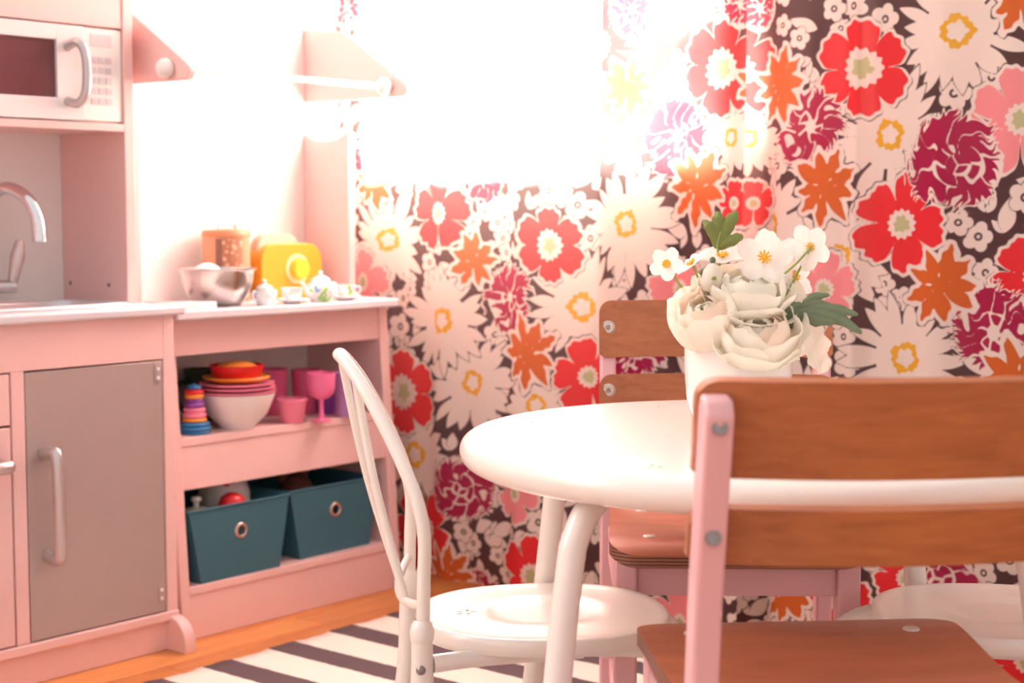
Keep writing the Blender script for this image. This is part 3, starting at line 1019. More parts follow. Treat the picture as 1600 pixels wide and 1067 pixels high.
def cup_prof(r0, r1, h, th=.0022, lip=.001):
    return [(0, .0), (r0 * .92, 0), (r0, .002), (r1, h - .002), (r1 + lip, h), (r1 - th, h), (r1 - th, h - .003), (r0 - th, .004), (0, .004)]


def solid(name, prof, m, loc, label, cat, group=None, n=36):
    o = MB().lathe(prof, n).build(name, m, smooth=50)
    o.location = loc
    return tag(o, label, cat, group)


PLB = mat('blue_plastic', srgb(52, 132, 190), .35)
PLO = mat('orange_plastic', srgb(246, 160, 60), .35)
PLP = mat('pink_plastic', srgb(247, 142, 172), .35)
PLU = mat('purple_plastic', srgb(150, 80, 178), .35)
PLL = mat('lavender_plastic', srgb(192, 146, 214), .35)
PLG = mat('dark_green_plastic', srgb(42, 66, 48), .4)
PLM = mat('magenta_pink_plastic', srgb(234, 108, 154), .35)
PLW = mat('white_plastic', srgb(246, 238, 236), .35)
PLY = mat('yellow_plastic', srgb(248, 200, 60), .35)

t = thing('stacking_toy', 'stacking toy of coloured rings on blue discs beside the white bowl', 'toy', (-2.168, 1.737, Z1))
z = 0
for r, h, m in ((.027, .006, PLB), (.0285, .007, PLB), (.026, .007, PLB), (.021, .007, PLO), (.0205, .010, PLP), (.019, .008, PLP), (.0175, .010, PLU), (.016, .005, PLU), (.0165, .008, PLO), (.0165, .008, RED), (.012, .007, PLB)):
    MB().lathe([(.004, z + .0005), (r - h * .3, z), (r, z + h * .35), (r, z + h * .65), (r - h * .3, z + h), (.004, z + h)], 32, close=True).build('ring', m, t, smooth=60)
    z += h
MB().lathe([(.004, 0), (.004, z + .002), (0, z + .003)], 16).build('peg', PLB, t, smooth=60)

t = thing('toy_mug', 'dark green toy mug standing behind the stack of bowls', 'mug', (-2.295, 1.862, Z1))
MB().lathe(cup_prof(.031, .037, .094), 36).build('mug_body', PLG, t, smooth=50)
MB().tube([(-.002, -.034, .075), (-.004, -.055, .07), (-.004, -.06, .045), (-.002, -.05, .025), (0, -.033, .02)], .005, 10, smoothpath=4).build('handle', PLG, t, smooth=60)

bx, by = -2.172, 1.835
BS = lambda P: [(r * 1.2, z * 1.12) for r, z in P]
solid('toy_bowl', BS([(0, 0), (.026, 0), (.027, .004), (.044, .022), (.054, .048), (.056, .055), (.053, .055), (.050, .045), (.04, .022), (.022, .008), (0, .007)]), PLW, (bx, by, Z1), 'deep white toy bowl at the bottom of the bowl stack', 'bowl')
for k in range(3):
    solid('toy_bowl', BS([(0, -.008), (.024, -.008), (.042, .006 - .006), (.0565 - k * .001, .0035), (.0572 - k * .001, .006), (.054 - k * .001, .0062), (.04, .0022), (.022, -.005), (0, -.005)]), PLP, (bx, by, Z1 + .0594 + k * .0071),
          ('pink toy bowl set directly into the white bowl', 'pink toy bowl in the middle of three nested pink bowls', 'pink toy bowl directly under the orange plate')[k], 'bowl', 'pink toy bowls nested in the stack')
solid('toy_plate', BS([(0, 0), (.032, 0), (.046, .004), (.0495, .0075), (.0485, .009), (.044, .0065), (.03, .003), (0, .003)]), PLO, (bx, by, Z1 + .0812), 'orange toy plate under the red bowl in the stack', 'plate')
solid('toy_bowl', BS([(0, 0), (.03, 0), (.036, .006), (.040, .020), (.0405, .022), (.0375, .022), (.034, .008), (.028, .004), (0, .004)]), RED, (bx, by, Z1 + .0868), 'small red toy bowl on top of the bowl stack', 'bowl')
solid('toy_bowl', BS([(.029, 0), (.0315, .004), (.030, .010), (.024, .015), (.012, .0175), (0, .018)]), PLO, (bx, by, Z1 + .0969), 'orange toy bowl turned upside down inside the red bowl', 'bowl')

t = thing('toy_cup', 'short pink toy cup in front of the larger pink mugs', 'cup', (-2.148, 1.942, Z1))
MB().lathe(cup_prof(.021, .0265, .044), 36).build('cup_body', PLP, t, smooth=50)
MB().lathe([(.0255, .038), (.0285, .0395), (.0285, .0425), (.0262, .044)], 36, close=True).build('cup_lip', PLP, t, smooth=50)
t = thing('toy_goblet', 'pink plastic toy goblet on a thin stem', 'goblet', (-2.122, 1.990, Z1))
GOB = mat('pink_goblet_plastic', srgb(247, 124, 174), .3)
MB().lathe([(0, 0), (.017, 0), (.0175, .002), (.006, .005), (.0045, .010), (.004, .035), (.006, .041)], 30).build('stem', GOB, t, smooth=50)
MB().lathe([(0, .040), (.012, .041), (.021, .048), (.0255, .060), (.0265, .088), (.0245, .088), (.0235, .062), (.019, .051), (0, .045)], 36).build('cup', GOB, t, smooth=50)


def mug(loc, r, h, m, label, hang, group=None, cat='mug'):
    t = thing('toy_mug', label, cat, loc, hang, group)
    MB().lathe(cup_prof(r * .86, r, h), 36).build('mug_body', m, t, smooth=50)
    MB().tube([(r * .93, 0, h * .86), (r * 1.35, 0, h * .84), (r * 1.62, 0, h * .66), (r * 1.45, 0, h * .42), (r * .9, 0, h * .34)], .0042, 10, smoothpath=5).build('handle', m, t, smooth=60)
    return t


mug((-2.262, 1.995, Z1), .030, .086, PLM, 'tall pink toy mug standing behind the short pink cup', R_(-120))
mug((-2.235, 2.058, Z1), .029, .082, PLM, 'tall pink toy mug standing behind the pink goblet', R_(100))
mug((-2.135, 2.068, Z1), .024, .082, PLL, 'lavender toy mug next to the pink goblet', R_(52))
solid('toy_cup', cup_prof(.018, .021, .046), PLU, (-2.195, 2.072, Z1), 'small dark purple toy cup behind the lavender mug', 'cup')

# ------------------------------------------------------------------ things on the shelf worktop
Z2 = CS + .0002
t = thing('tin_canister', 'tan woven-look canister with a lid behind the steel bowl', 'canister', (-2.292, 1.916, Z2))


def canister_mat():
    m = bpy.data.materials.new('printed_tin')
    m.use_nodes = True
    nt = m.node_tree
    b = nt.nodes['Principled BSDF']
    tc = nt.nodes.new('ShaderNodeTexCoord')
    ck = nt.nodes.new('ShaderNodeTexVoronoi')
    ck.inputs['Scale'].default_value = 95
    nt.links.new(tc.outputs['Object'], ck.inputs['Vector'])
    cr = nt.nodes.new('ShaderNodeValToRGB')
    cr.color_ramp.elements[0].position = .2
    cr.color_ramp.elements[0].color = (*srgb(236, 190, 158), 1)
    cr.color_ramp.elements[1].position = .5
    cr.color_ramp.elements[1].color = (*srgb(178, 122, 92), 1)
    nt.links.new(ck.outputs['Distance'], cr.inputs[0])
    nt.links.new(cr.outputs[0], b.inputs['Base Color'])
    b.inputs['Roughness'].default_value = .5
    return m


MB().lathe([(0, 0), (.041, 0), (.043, .002), (.043, .118), (0, .118)], 40).build('canister_body', mat('tan_tin', srgb(208, 154, 120), .5), t, smooth=50)
strip = MB()
strip.surf(lambda u, v: ((.0436) * math.cos(R_(-62 + u * 62)), .0436 * math.sin(R_(-62 + u * 62)), .006 + v * .108), 14, 1)
strip.build('printed_band', canister_mat(), t, smooth=60)
strip = MB()
strip.surf(lambda u, v: ((.0439) * math.cos(R_(-66 + u * 16)), .0439 * math.sin(R_(-66 + u * 16)), .006 + v * .108), 6, 1)
strip.build('dark_band', mat('tin_brown', srgb(140, 98, 80), .5), t, smooth=60)
MB().lathe([(.0445, .117), (.0445, .127), (.041, .130), (0, .133)], 40).build('lid', mat('tin_lid', srgb(196, 136, 98), .45), t, smooth=50)
MB().tube([(0, -.022, .129), (0, -.018, .141), (0, 0, .146), (0, .018, .141), (0, .022, .129)], .0025, 8, smoothpath=4).build('lid_handle', CHROME, t, smooth=60)

t = thing('mixing_bowl', 'shiny steel toy mixing bowl in front of the canister', 'bowl', (-2.186, 1.806, Z2))
MB().lathe([(0, 0), (.037, 0), (.042, .003), (.053, .017), (.0615, .041), (.0645, .061), (.068, .0638), (.068, .0655), (.063, .065), (.060, .041), (.051, .018), (.037, .004), (0, .003)], 48).build('bowl_body', STEEL, t, smooth=50)
eg = MB().lathe([(0, 0), (.014, .002), (.027, .012), (.031, .026), (.028, .042), (.018, .056), (.008, .061), (0, .062)], 28).build('toy_egg', PLW, smooth=60)
eg.location = (-2.196, 1.792, Z2 + .0125)
tag(eg, 'white toy egg resting in the steel bowl', 'toy')

YEL = mat('mustard_paint', srgb(234, 162, 46), .45)
t = thing('toy_toaster', 'mustard yellow wooden toy toaster with a round dial', 'toaster', (-2.262, 2.050, Z2))
MB().prism(rrect(-.077, .077, .0, .103, .034, 7), -.05, .0, 'x').build('toaster_body', YEL, t, bevel=.002)
MB().lathe([(.021, 0), (.021, .0015), (.0285, .0015), (.0285, 0)], 36, (0, .012, .055), M=Matrix.Rotation(R_(90), 3, 'Y'), close=True).build('dial_ring', mat('cream_print', srgb(248, 226, 176), .5), t, smooth=40)
MB().lathe([(.0205, 0), (.020, .012), (.018, .016), (0, .017)], 32, (0, .012, .055), M=Matrix.Rotation(R_(90), 3, 'Y')).build('knob', PLY, t, smooth=50)
TOAST = mat('toast_wood', srgb(240, 190, 170), .6)
for x in (-.036, -.020):
    prof = rrect(-.056, .046, .04, .122, .03, 6)
    sl = MB().prism(prof, x - .004, x + .004, 'x').build('toast_slice', TOAST, None, bevel=.001)
    sl.location = (-2.262, 2.036, Z2)
    tag(sl, 'pinkish wooden toast slice in the yellow toaster slot next to the %s' % ('wall' if x < -.03 else 'dial face'), 'toast', 'toast slices in the toaster')

CH = mat('toy_china', srgb(242, 240, 240), .2, coat=.5)


def china_print(name, c):
    m = bpy.data.materials.new(name)
    m.use_nodes = True
    nt = m.node_tree
    b = nt.nodes['Principled BSDF']
    tc = nt.nodes.new('ShaderNodeTexCoord')
    vo = nt.nodes.new('ShaderNodeTexNoise')
    vo.inputs['Scale'].default_value = 75
    vo.inputs['Detail'].default_value = 1
    nt.links.new(tc.outputs['Object'], vo.inputs['Vector'])
    cr = nt.nodes.new('ShaderNodeValToRGB')
    cr.color_ramp.interpolation = 'CONSTANT'
    cr.color_ramp.elements[0].color = (*c[0], 1)
    cr.color_ramp.elements[1].position = .38
    cr.color_ramp.elements[1].color = (*srgb(244, 242, 240), 1)
    e = cr.color_ramp.elements.new(.60)
    e.color = (*c[1], 1)
    nt.links.new(vo.outputs['Fac'], cr.inputs[0])
    nt.links.new(cr.outputs[0], b.inputs['Base Color'])
    b.inputs['Roughness'].default_value = .2
    b.inputs['Coat Weight'].default_value = .4
    return m


CHP = china_print('china_meadow_print', (srgb(120, 186, 226), srgb(150, 204, 110)))
t = thing('toy_sugar_pot', 'small white toy china sugar pot beside the steel bowl', 'sugar pot', (-2.132, 1.866, Z2))
MB().lathe([(0, 0), (.012, 0), (.013, .003), (.019, .011), (.0195, .019), (.015, .027), (.014, .029)], 30).build('pot_body', CH, t, smooth=50)
MB().lathe([(.0155, .029), (.013, .033), (.004, .037), (.0035, .040), (.005, .043), (0, .0455)], 24).build('lid', CH, t, smooth=50)
for s in (-1, 1):
    MB().tube([(0, s * .017, .022), (0, s * .026, .024), (0, s * .026, .013), (0, s * .018, .010)], .0022, 8, smoothpath=4).build('handle', CH, t, smooth=60)


def cup_saucer(loc, rz, lab1, lab2, m):
    sau = solid('toy_saucer', [(0, 0), (.013, 0), (.015, .0015), (.024, .005), (.0285, .008), (.0278, .009), (.022, .0062), (.013, .003), (0, .003)], CH, loc, lab1, 'saucer')
    t = thing('toy_teacup', lab2, 'cup', (loc[0], loc[1], loc[2] + .0032), rz)
    MB().lathe([(0, 0), (.010, 0), (.011, .002), (.0165, .010), (.0195, .024), (.0198, .025), (.0182, .025), (.0152, .011), (.009, .004), (0, .004)], 30).build('cup_body', m, t, smooth=50)
    MB().tube([(.017, 0, .020), (.026, 0, .021), (.027, 0, .012), (.0165, 0, .009)], .002, 8, smoothpath=4).build('handle', CH, t, smooth=60)


cup_saucer((-2.128, 1.927, Z2), R_(-60), 'small white toy china saucer between sugar pot and teapot', 'white toy china teacup between sugar pot and teapot', CH)
cup_saucer((-2.135, 2.066, Z2), R_(60), 'small white toy china saucer at the end of the worktop', 'toy teacup with a meadow print by the curtain', CHP)
t = thing('toy_teapot', 'white toy china teapot with a blue and green meadow print', 'teapot', (-2.128, 1.997, Z2))
MB().lathe([(0, 0), (.017, 0), (.0185, .002), (.0255, .012), (.0265, .022), (.022, .034), (.016, .039)], 34).build('pot_body', CHP, t, smooth=50)
MB().lathe([(.0175, .0385), (.0165, .042), (.008, .047), (.003, .049), (.0028, .051), (.005, .054), (0, .057)], 24).build('lid', CH, t, smooth=50)
MB().tube([(0, -.022, .012), (0, -.033, .018), (0, -.038, .028), (0, -.045, .036)], [.006, .0045, .0035, .003], 10, smoothpath=4).build('spout', CH, t, smooth=60)
MB().tube([(0, .022, .030), (0, .036, .032), (0, .037, .016), (0, .024, .010)], .0025, 8, smoothpath=4).build('handle', CH, t, smooth=60)

wb_ = MB().prism(rrect(-.030, .030, -.042, .042, .006), 0, .012, 'z').build('toy_cutting_board', PLW, bevel=.0015)
wb_.location = (-2.140, 1.703, Z2)
wb_.rotation_euler = (0, 0, R_(6))
tag(wb_, 'small white toy cutting board lying in front of the steel bowl', 'board')
t = thing('toy_spoon', 'grey toy spoon lying on the worktop near the sink', 'spoon', (-2.235, 1.706, Z2 + .0012), R_(15))
MB().lathe([(.0, .0), (.010, .001), (.014, .005), (.0132, .0055), (.009, .0025), (0, .0018)], 20, (0, .02, 0), sy=1.35).build('spoon_bowl', SILVER, t, smooth=50)
MB().tube([(0, .004, .005), (0, -.02, .008), (0, -.05, .004)], .0025, 8, smoothpath=4).build('spoon_handle', SILVER, t, smooth=60)

# ------------------------------------------------------------------ round white table
TB = spot(.258, 1.63)
TH, TR = .4925, .312
t = thing('round_table', 'round white enamelled metal children\'s table with bent tube legs', 'table', TB, PSI)
prof = [(0, TH), (.18, TH), (TR - .018, TH)]
for a in range(80, -91, -15):
    prof.append((TR - .0155 + .0155 * math.cos(R_(a)), TH - .0155 + .0155 * math.sin(R_(a))))
prof += [(TR - .022, TH - .0315), (TR - .028, TH - .028), (TR - .03, TH - .010), (0, TH - .010)]
tabletop = MB().lathe(prof, 120).build('tabletop', WHITEMETAL, t, smooth=45)
for k in range(4):
    a = R_(45 + 90 * k)
    c, s = math.copysign(1, math.cos(a)), math.copysign(1, math.sin(a))
    P = [(c * .120, s * .125, TH - .020), (c * .152, s * .162, TH - .022), (c * .182, s * .195, TH - .034), (c * .200, s * .214, TH - .062), (c * .208, s * .223, TH - .105), (c * .226, s * .239, .22), (c * .248, s * .262, .018)]
    lg = MB().tube(P, .0128, 16, smoothpath=7).build('leg', WHITEMETAL, t, smooth=60)
    MB().lathe([(0, .0065), (.014, .0065), (.0155, .010), (.0155, .026), (.013, .028), (0, .028)], 18, (c * .2475, s * .2615, 0)).build('leg_cap', mat('grey_rubber', srgb(190, 182, 176), .7), lg, smooth=50)
MB().tube([(.12 * math.cos(R_(q)), .125 * math.sin(R_(q)), TH - .020) for q in range(0, 361, 12)], .008, 10).build('under_ring', WHITEMETAL, t, smooth=60)


def perfs(m, zz, size, cx, cy, ang):
    """five petal-shaped holes set around a point"""
    for k in range(5):
        a = ang + k * 2 * PI / 5
        u = Vector((math.cos(a), math.sin(a)))
        w = Vector((-u.y, u.x))
        P = []
        for q in range(8):
            f = 2 * PI * q / 8
            p = Vector((cx, cy)) + u * (size + math.cos(f) * size * .55) + w * math.sin(f) * size * .24
            P.append((p.x, p.y))
        m.prism(P, zz - .025, zz + .02, 'z')
    return m


holes = MB()
for k in range(14):
    a = 2 * PI * k / 14 + .12
    perfs(holes, TH, .0075, (TR - .062) * math.cos(a), (TR - .062) * math.sin(a), a)
cut(tabletop, holes)


# ------------------------------------------------------------------ white tube chairs
def tube_chair(loc, rz, label):
    t = thing('tube_chair', label, 'chair', loc, rz, 'white tube chairs at the round table')
    SZ = .280
    ex = 2.35

    def seat(u, v):
        prof = [(0, -.0035), (.30, -.0035), (.36, -.0032), (.42, -.0012), (.46, .0006), (.56, .0), (.80, -.0015), (.92, -.001), (.965, .0), (.988, -.0015), (1.0, -.006), (1.0, -.016), (.985, -.018), (.97, -.014), (.955, -.007), (.5, -.0075), (0, -.0085)]
        k = v * (len(prof) - 1)
        i = min(int(k + 1e-9), len(prof) - 2)
        fr = k - i
        s = prof[i][0] * (1 - fr) + prof[i + 1][0] * fr
        z = prof[i][1] * (1 - fr) + prof[i + 1][1] * fr
        a = u * 2 * PI
        c, sn = math.cos(a), math.sin(a)
        rx = .128 * (1 + .04 * sn)
        return (s * rx * math.copysign(abs(c) ** (2 / ex), c), s * .138 * math.copysign(abs(sn) ** (2 / ex), sn), SZ + z)
    st = MB().surf(seat, 72, 16).build('seat', WHITEMETAL, t, smooth=50)
    cut(st, perfs(MB(), SZ, .0080, .0, -.084, .3))
    # hoop back
    half = [(.116, -.138, .285), (.1165, -.137, .34), (.116, -.136, .385), (.112, -.142, .420), (.098, -.156, .457), (.076, -.175, .497), (.050, -.195, .533), (.022, -.212, .5565), (0, -.218, .5615)]
    hoop = half + [(-x, y, z) for x, y, z in half[-2::-1]]
    MB().tube(hoop, .0070, 14, smoothpath=6).build('back_hoop', WHITEMETAL, t, smooth=60)
    rail = [(.116, -.138, .318), (.08, -.148, .311), (.03, -.155, .306), (-.03, -.155, .306), (-.08, -.148, .311), (-.116, -.138, .318)]
    MB().tube(rail, .0048, 10, smoothpath=4).build('back_rail', WHITEMETAL, t, smooth=60)
    for x0, x1 in ((.056, .034), (.0, .0), (-.056, -.034)):
        zt = .548 if abs(x1) > .02 else .559
        yt = -.203 if abs(x1) > .02 else -.216
        MB().tube([(x1, yt, zt), ((x0 + x1) / 2, (yt - .154) / 2 - .004, .43), (x0, -.152, .307)], .0046, 10, smoothpath=5).build('spindle', WHITEMETAL, t, smooth=60)
    for s in (-1, 1):
        lg = MB().tube([(s * .116, -.139, .292), (s * .116, -.139, .24), (s * .117, -.142, .18), (s * .122, -.158, .08), (s * .126, -.172, .0008)], [.0105, .0118, .0120, .0118, .0115], 14, smoothpath=5).build('leg', WHITEMETAL, t, smooth=60)
        MB().lathe([(.0072, .303), (.0105, .299), (.0128, .291), (.0118, .282)], 18, (s * .116, -.139, 0), close=True).build('collar', WHITEMETAL, lg, smooth=60)
        MB().lathe([(0, .0035), (.0025, .0035), (.0045, .002), (.005, 0)], 14, (s * .1272, -.141, .254), M=Matrix.Rotation(R_(90 * s), 3, 'Y')).build('leg_screw', SCREW, lg, smooth=60)
        lf = MB().tube([(s * .070, .02, .258), (s * .076, .085, .257), (s * .082, .135, .250), (s * .086, .165, .228), (s * .088, .180, .185), (s * .092, .196, .09), (s * .095, .206, .0008)], .0115, 14, smoothpath=6).build('leg', WHITEMETAL, t, smooth=60)
        MB().tube([(s * .112, -.128, .256), (s * .10, -.07, .258), (s * .085, .03, .258)], .0095, 12, smoothpath=5).build('seat_rail', WHITEMETAL, t, smooth=60)
    return t


tube_chair(spot(.033, 1.716, .007), PSI - R_(90 - 7), 'white tube chair with hoop back, turned sideways between table and pink shelf unit')
tube_chair(spot(.535, 1.716, .007), PSI + R_(90 - 4), 'white tube chair on the table side away from the play kitchen')


# ------------------------------------------------------------------ pink chairs with wooden slats

def wood_chair(loc, rz, label, slatm, seatm, seatdip, frontroll):
    t = thing('slat_chair', label, 'chair', loc, rz)
    SZ = .331
    # seat: contoured plywood
    def half(y):
        v = (y + .135) / .27
        w = .141 + .010 * v
        r = .034
        for e, rr in ((.135 - y, r), (y + .135, r * .8)):
            if e < rr:
                w -= rr - math.sqrt(max(rr * rr - (rr - e) ** 2, 0))
        return w

    def top(x, y):
        z = SZ - seatdip * math.exp(-((y + .035) / .085) ** 2) * (1 - .55 * (x / .15) ** 2)
        if y > .085:
            z -= frontroll * ((y - .085) / .05) ** 2
        return z
    ny, nx = 36, 26
    m = MB()
    ys = [-.135 + .27 * (0.5 - 0.5 * math.cos(PI * i / ny)) for i in range(ny + 1)]
    grid_t, grid_b = [], []
    for y in ys:
        w = half(y)
        for j in range(nx + 1):
            x = w * (-1 + 2 * j / nx)
            grid_t.append((x, y, top(x, y)))
            grid_b.append((x, y, top(x, y) - .0145))
    W = nx + 1
    m.add(grid_t + grid_b, [])
    N = len(grid_t)
    F, mi = [], []
    for i in range(ny):
        for j in range(nx):
            a = i * W + j
            F.append((a, a + 1, a + W + 1, a + W))
            mi.append(0)
            F.append((N + a, N + a + W, N + a + W + 1, N + a + 1))
            mi.append(0)
    for i in range(ny):
        for j in (0, nx):
            a = i * W + j
            F.append((a, a + W, N + a + W, N + a))
            mi.append(1)
    for j in range(nx):
        for i in (0, ny):
            a = i * W + j
            F.append((a, a + 1, N + a + 1, N + a))
            mi.append(1)
    m.f, m.mi = F, mi
    st = m.build('seat', [seatm, PLYEDGE], t, smooth=45)
    for sx in (-1, 1):
        for yy in (-.095, .088):
            xx = sx * .102
            zz = top(xx, yy)
            sc = MB().lathe([(.0035, .0012), (.0035, .0005), (0, .0005)], 12, (xx, yy, zz)).lathe([(.0035, .0013), (.0068, .0014), (.0078, .0002), (.0078, -.001)], 18, (xx, yy, zz), close=True)
            sc.build('seat_screw', SCREWL, st, smooth=60)
    # frame
    PWd, PDp = .0105, .0155
    for sx in (-1, 1):
        xs = sx * .1425
        P = [(-.145, .0), (-.150, .30), (-.170, .43), (-.203, .576)]
        poly = [(y - PDp, z) for y, z in P] + [(y + PDp, z) for y, z in reversed(P)]
        poly[3:5] = [(-.203 - PDp, .567), (-.203 - PDp * .6, .579), (-.203 + PDp * .5, .582), (-.203 + PDp, .572)]
        po = MB().prism(poly, xs - PWd, xs + PWd, 'x').build('back_post', CHAIRPINK, t, bevel=.003)
        for z, y in ((.560, -.1995), (.477, -.1805)):
            MB().lathe([(0, .0005), (.0028, .0005), (.0030, .0016), (.0054, .0018), (.0062, .0)], 18, (xs, y - PDp - .0016, z), M=Matrix.Rotation(R_(78), 3, 'X')).build('post_screw', SCREW, po, smooth=60)
        MB().box(sx * .130 - .0135, sx * .130 + .0135, .076, .108, 0, SZ - .0165 - frontroll * .1).build('leg', CHAIRPINK, t, bevel=.003)
        MB().box(sx * .134 - .009, sx * .134 + .009, -.130, .076, .256, .299).build('side_rail', CHAIRPINK, t, bevel=.002)
        MB().box(sx * .134 - .007, sx * .134 + .007, -.130, .076, .10, .122).build('stretcher', CHAIRPINK, t, bevel=.002)
    MB().box(-.117, .117, .082, .100, .262, .3105).build('front_rail', CHAIRPINK, t, bevel=.002)
    MB().box(-.125, .125, -.156, -.138, .256, .299).build('back_rail', CHAIRPINK, t, bevel=.002)

    def slat(z0, z1, yoff):
        HW, th = .1545, .0115
        m = MB()
        n = 40
        r0 = .016
        cols = []
        for i in range(n + 1):
            s = -math.cos(PI * i / n)
            x = HW * s
            e = HW - abs(x)
            dz = 0 if e >= r0 else r0 - math.sqrt(max(r0 * r0 - (r0 - e) ** 2, 0))
            bow = -.026 * (1 - s * s)
            ya = yoff + bow
            lo, hi = z0 + dz * .4, z1 - dz
            tilt = -.20 * (hi - z0)
            cols.append([(x, ya, lo), (x, ya + th, lo), (x, ya + th + tilt, hi), (x, ya + tilt, hi - .0027)])
        vs = [p for c in cols for p in c]
        fs = []
        for i in range(n):
            a, b2 = i * 4, i * 4 + 4
            for q in range(4):
                q2 = (q + 1) % 4
                fs.append((a + q, b2 + q, b2 + q2, a + q2))
        fs += [(0, 1, 2, 3), (n * 4 + 3, n * 4 + 2, n * 4 + 1, n * 4)]
        m.add(vs, fs)
        o = m.build('slat', slatm, t, bevel=.0012)
        zm = (z0 + z1) / 2 + .002
        for sx in (-1, 1):
            xs = sx * .1425
            yy = yoff + th - .026 * (1 - (xs / HW) ** 2) - .20 * (zm - z0)
            MB().lathe([(.0032, .0004), (0, .0004)], 14, (xs, yy + .0006, zm), M=Matrix.Rotation(R_(-90), 3, 'X')).lathe([(.0032, .0002), (.0036, .0018), (.0068, .0018), (.0078, .0)], 18, (xs, yy, zm), M=Matrix.Rotation(R_(-90), 3, 'X'), close=True).lathe([(.0078, .0012), (.0092, .0006)], 18, (xs, yy, zm), mi=1, M=Matrix.Rotation(R_(-90), 3, 'X'), close=True).build('slat_screw', SCREWL, o, smooth=60)
        return o
    slat(.5180, .5934, -.1775)
    slat(.4505, .4965, -.1600)
    return t


wood_chair(spot(.272, 1.348, .008), PSI + R_(4.5), 'pink framed chair with wooden slats, on the table side away from the curtain', SLATWOOD, SEATWOOD, .016, .004)
wood_chair(spot(.266, 1.946, .008), PSI + PI - R_(1.5), 'pink framed chair with wooden slats, between the table and the floral curtain', SLATWOOD, SEATWOOD, .010, .014)

# ------------------------------------------------------------------ vase and flowers
VL, VD = .238, 1.676
VB = spot(VL, VD, TH + .0003)
vs_ = MB().lathe([(0, 0), (.030, 0), (.040, .004), (.048, .014), (.0535, .03), (.0560, .055), (.0568, .098), (.0562, .1005), (.0545, .1005), (.0535, .098), (.052, .05), (.044, .015), (0, .009)], 64).build('flower_vase', CERAMIC, smooth=50)
vs_.location = VB
tag(vs_, 'white glazed ceramic vase standing on the round white table', 'vase')
PET = mat('ivory_petal', srgb(254, 248, 236), .6, trans=.45, var=(30, .03))
PETP = mat('blush_petal', srgb(254, 236, 220), .6, trans=.45)
PETW = mat('white_petal', srgb(252, 250, 246), .6, trans=.45)
GRN = mat('leaf_green', srgb(138, 150, 84), .6, trans=.2, var=(60, .2))
GRD = mat('leaf_sage_green', srgb(122, 138, 108), .6, trans=.2, var=(60, .2))
STEM = mat('stem_green', srgb(150, 164, 92), .6)
YOLK = mat('stamen_yellow', srgb(244, 186, 46), .6)
BUD = mat('bud_green', srgb(104, 116, 84), .6)


def bloom_at(px, py, dd=0.0):
    """place by sideways offset and height as measured on the bouquet"""
    lat = VL + (px - 1152) * .00067
    return spot(lat, VD + dd, .72 - (py - 330) * .00067)


def frame_to(n, roll=0.0):
    """rotation taking local +z to direction n"""
    q = Vector((0, 0, 1)).rotation_difference(Vector(n).normalized())
    return (q.to_matrix() @ Matrix.Rotation(roll, 3, 'Z'))


CAMDIR = (-FH).normalized()


def dirn(side, up, front):
    return (RH * side + Vector((0, 0, 1)) * up + CAMDIR * front).normalized()


VIN = spot(VL, VD, TH + .03)


def stem_to(t, p, r=.0022, bendto=None, m=STEM):
    w = Vector(p)
    rim = spot(VL, VD, TH + .092) + (w - spot(VL, VD, w.z)) * .35
    MB().tube([VIN, VIN.lerp(rim, .6), rim, w], r, 8, smoothpath=5).build('stem', m, t, smooth=60, world=True)


def petal(R, a0, half, r0, r1, h0, h1, cup, ruf, seed, n=10, bend=0.0):
    """one cupped petal: from radius r0/height h0 to r1/h1 around angle a0"""
    g = random.Random(seed)
    f1, f2 = g.uniform(0, 6), g.uniform(0, 6)

    def fn(u, v):
        s = v
        tt = u * 2 - 1
        wid = half * (math.sin(PI * min(1, .22 + .62 * s)) ** .8)
        edge = (1 - abs(tt) ** 2.6)
        ss = s * (.80 + .20 * edge)
        a = a0 + tt * wid
        r = r0 + (r1 - r0) * (ss ** .9)
        h = h0 + (h1 - h0) * ss + cup * math.sin(PI * ss) + bend * ss ** 3
        rf = ruf * ss ** 2 * (math.sin(tt * 5 + f1) + .6 * math.sin(tt * 9 + f2))
        return ((r + rf * .4) * math.cos(a), (r + rf * .4) * math.sin(a), h + rf)
    return MB().surf(fn, n, n)


def shell_petal(rad, a0, half, th_open, flat, ruf, seed, flare=.10, n=12):
    """one cupped petal lying on a sphere of radius rad, its lip th_open degrees from the flower axis"""
    g = random.Random(seed)
    f1, f2, f3 = g.uniform(0, 6), g.uniform(0, 6), g.uniform(0, 6)

    def fn(u, v):
        tt = u * 2 - 1
        lip = R_(th_open + 18 * abs(tt) ** 4.0 + 4 * math.sin(tt * 4 + f1) + 2.5 * math.sin(tt * 9 + f2))
        th = PI * .93 + (lip - PI * .93) * v
        rr = rad * (1 + flare * v ** 4 + ruf * v ** 3 * (math.sin(tt * 6 + f3) + .5 * math.sin(tt * 11 + f1)))
        wid = half * (.45 + .55 * min(1, v * 1.6))
        a = a0 + tt * wid
        return (rr * math.sin(th) * math.cos(a), rr * math.sin(th) * math.sin(a), rr * math.cos(th) * flat)
    return MB().surf(fn, n, n)


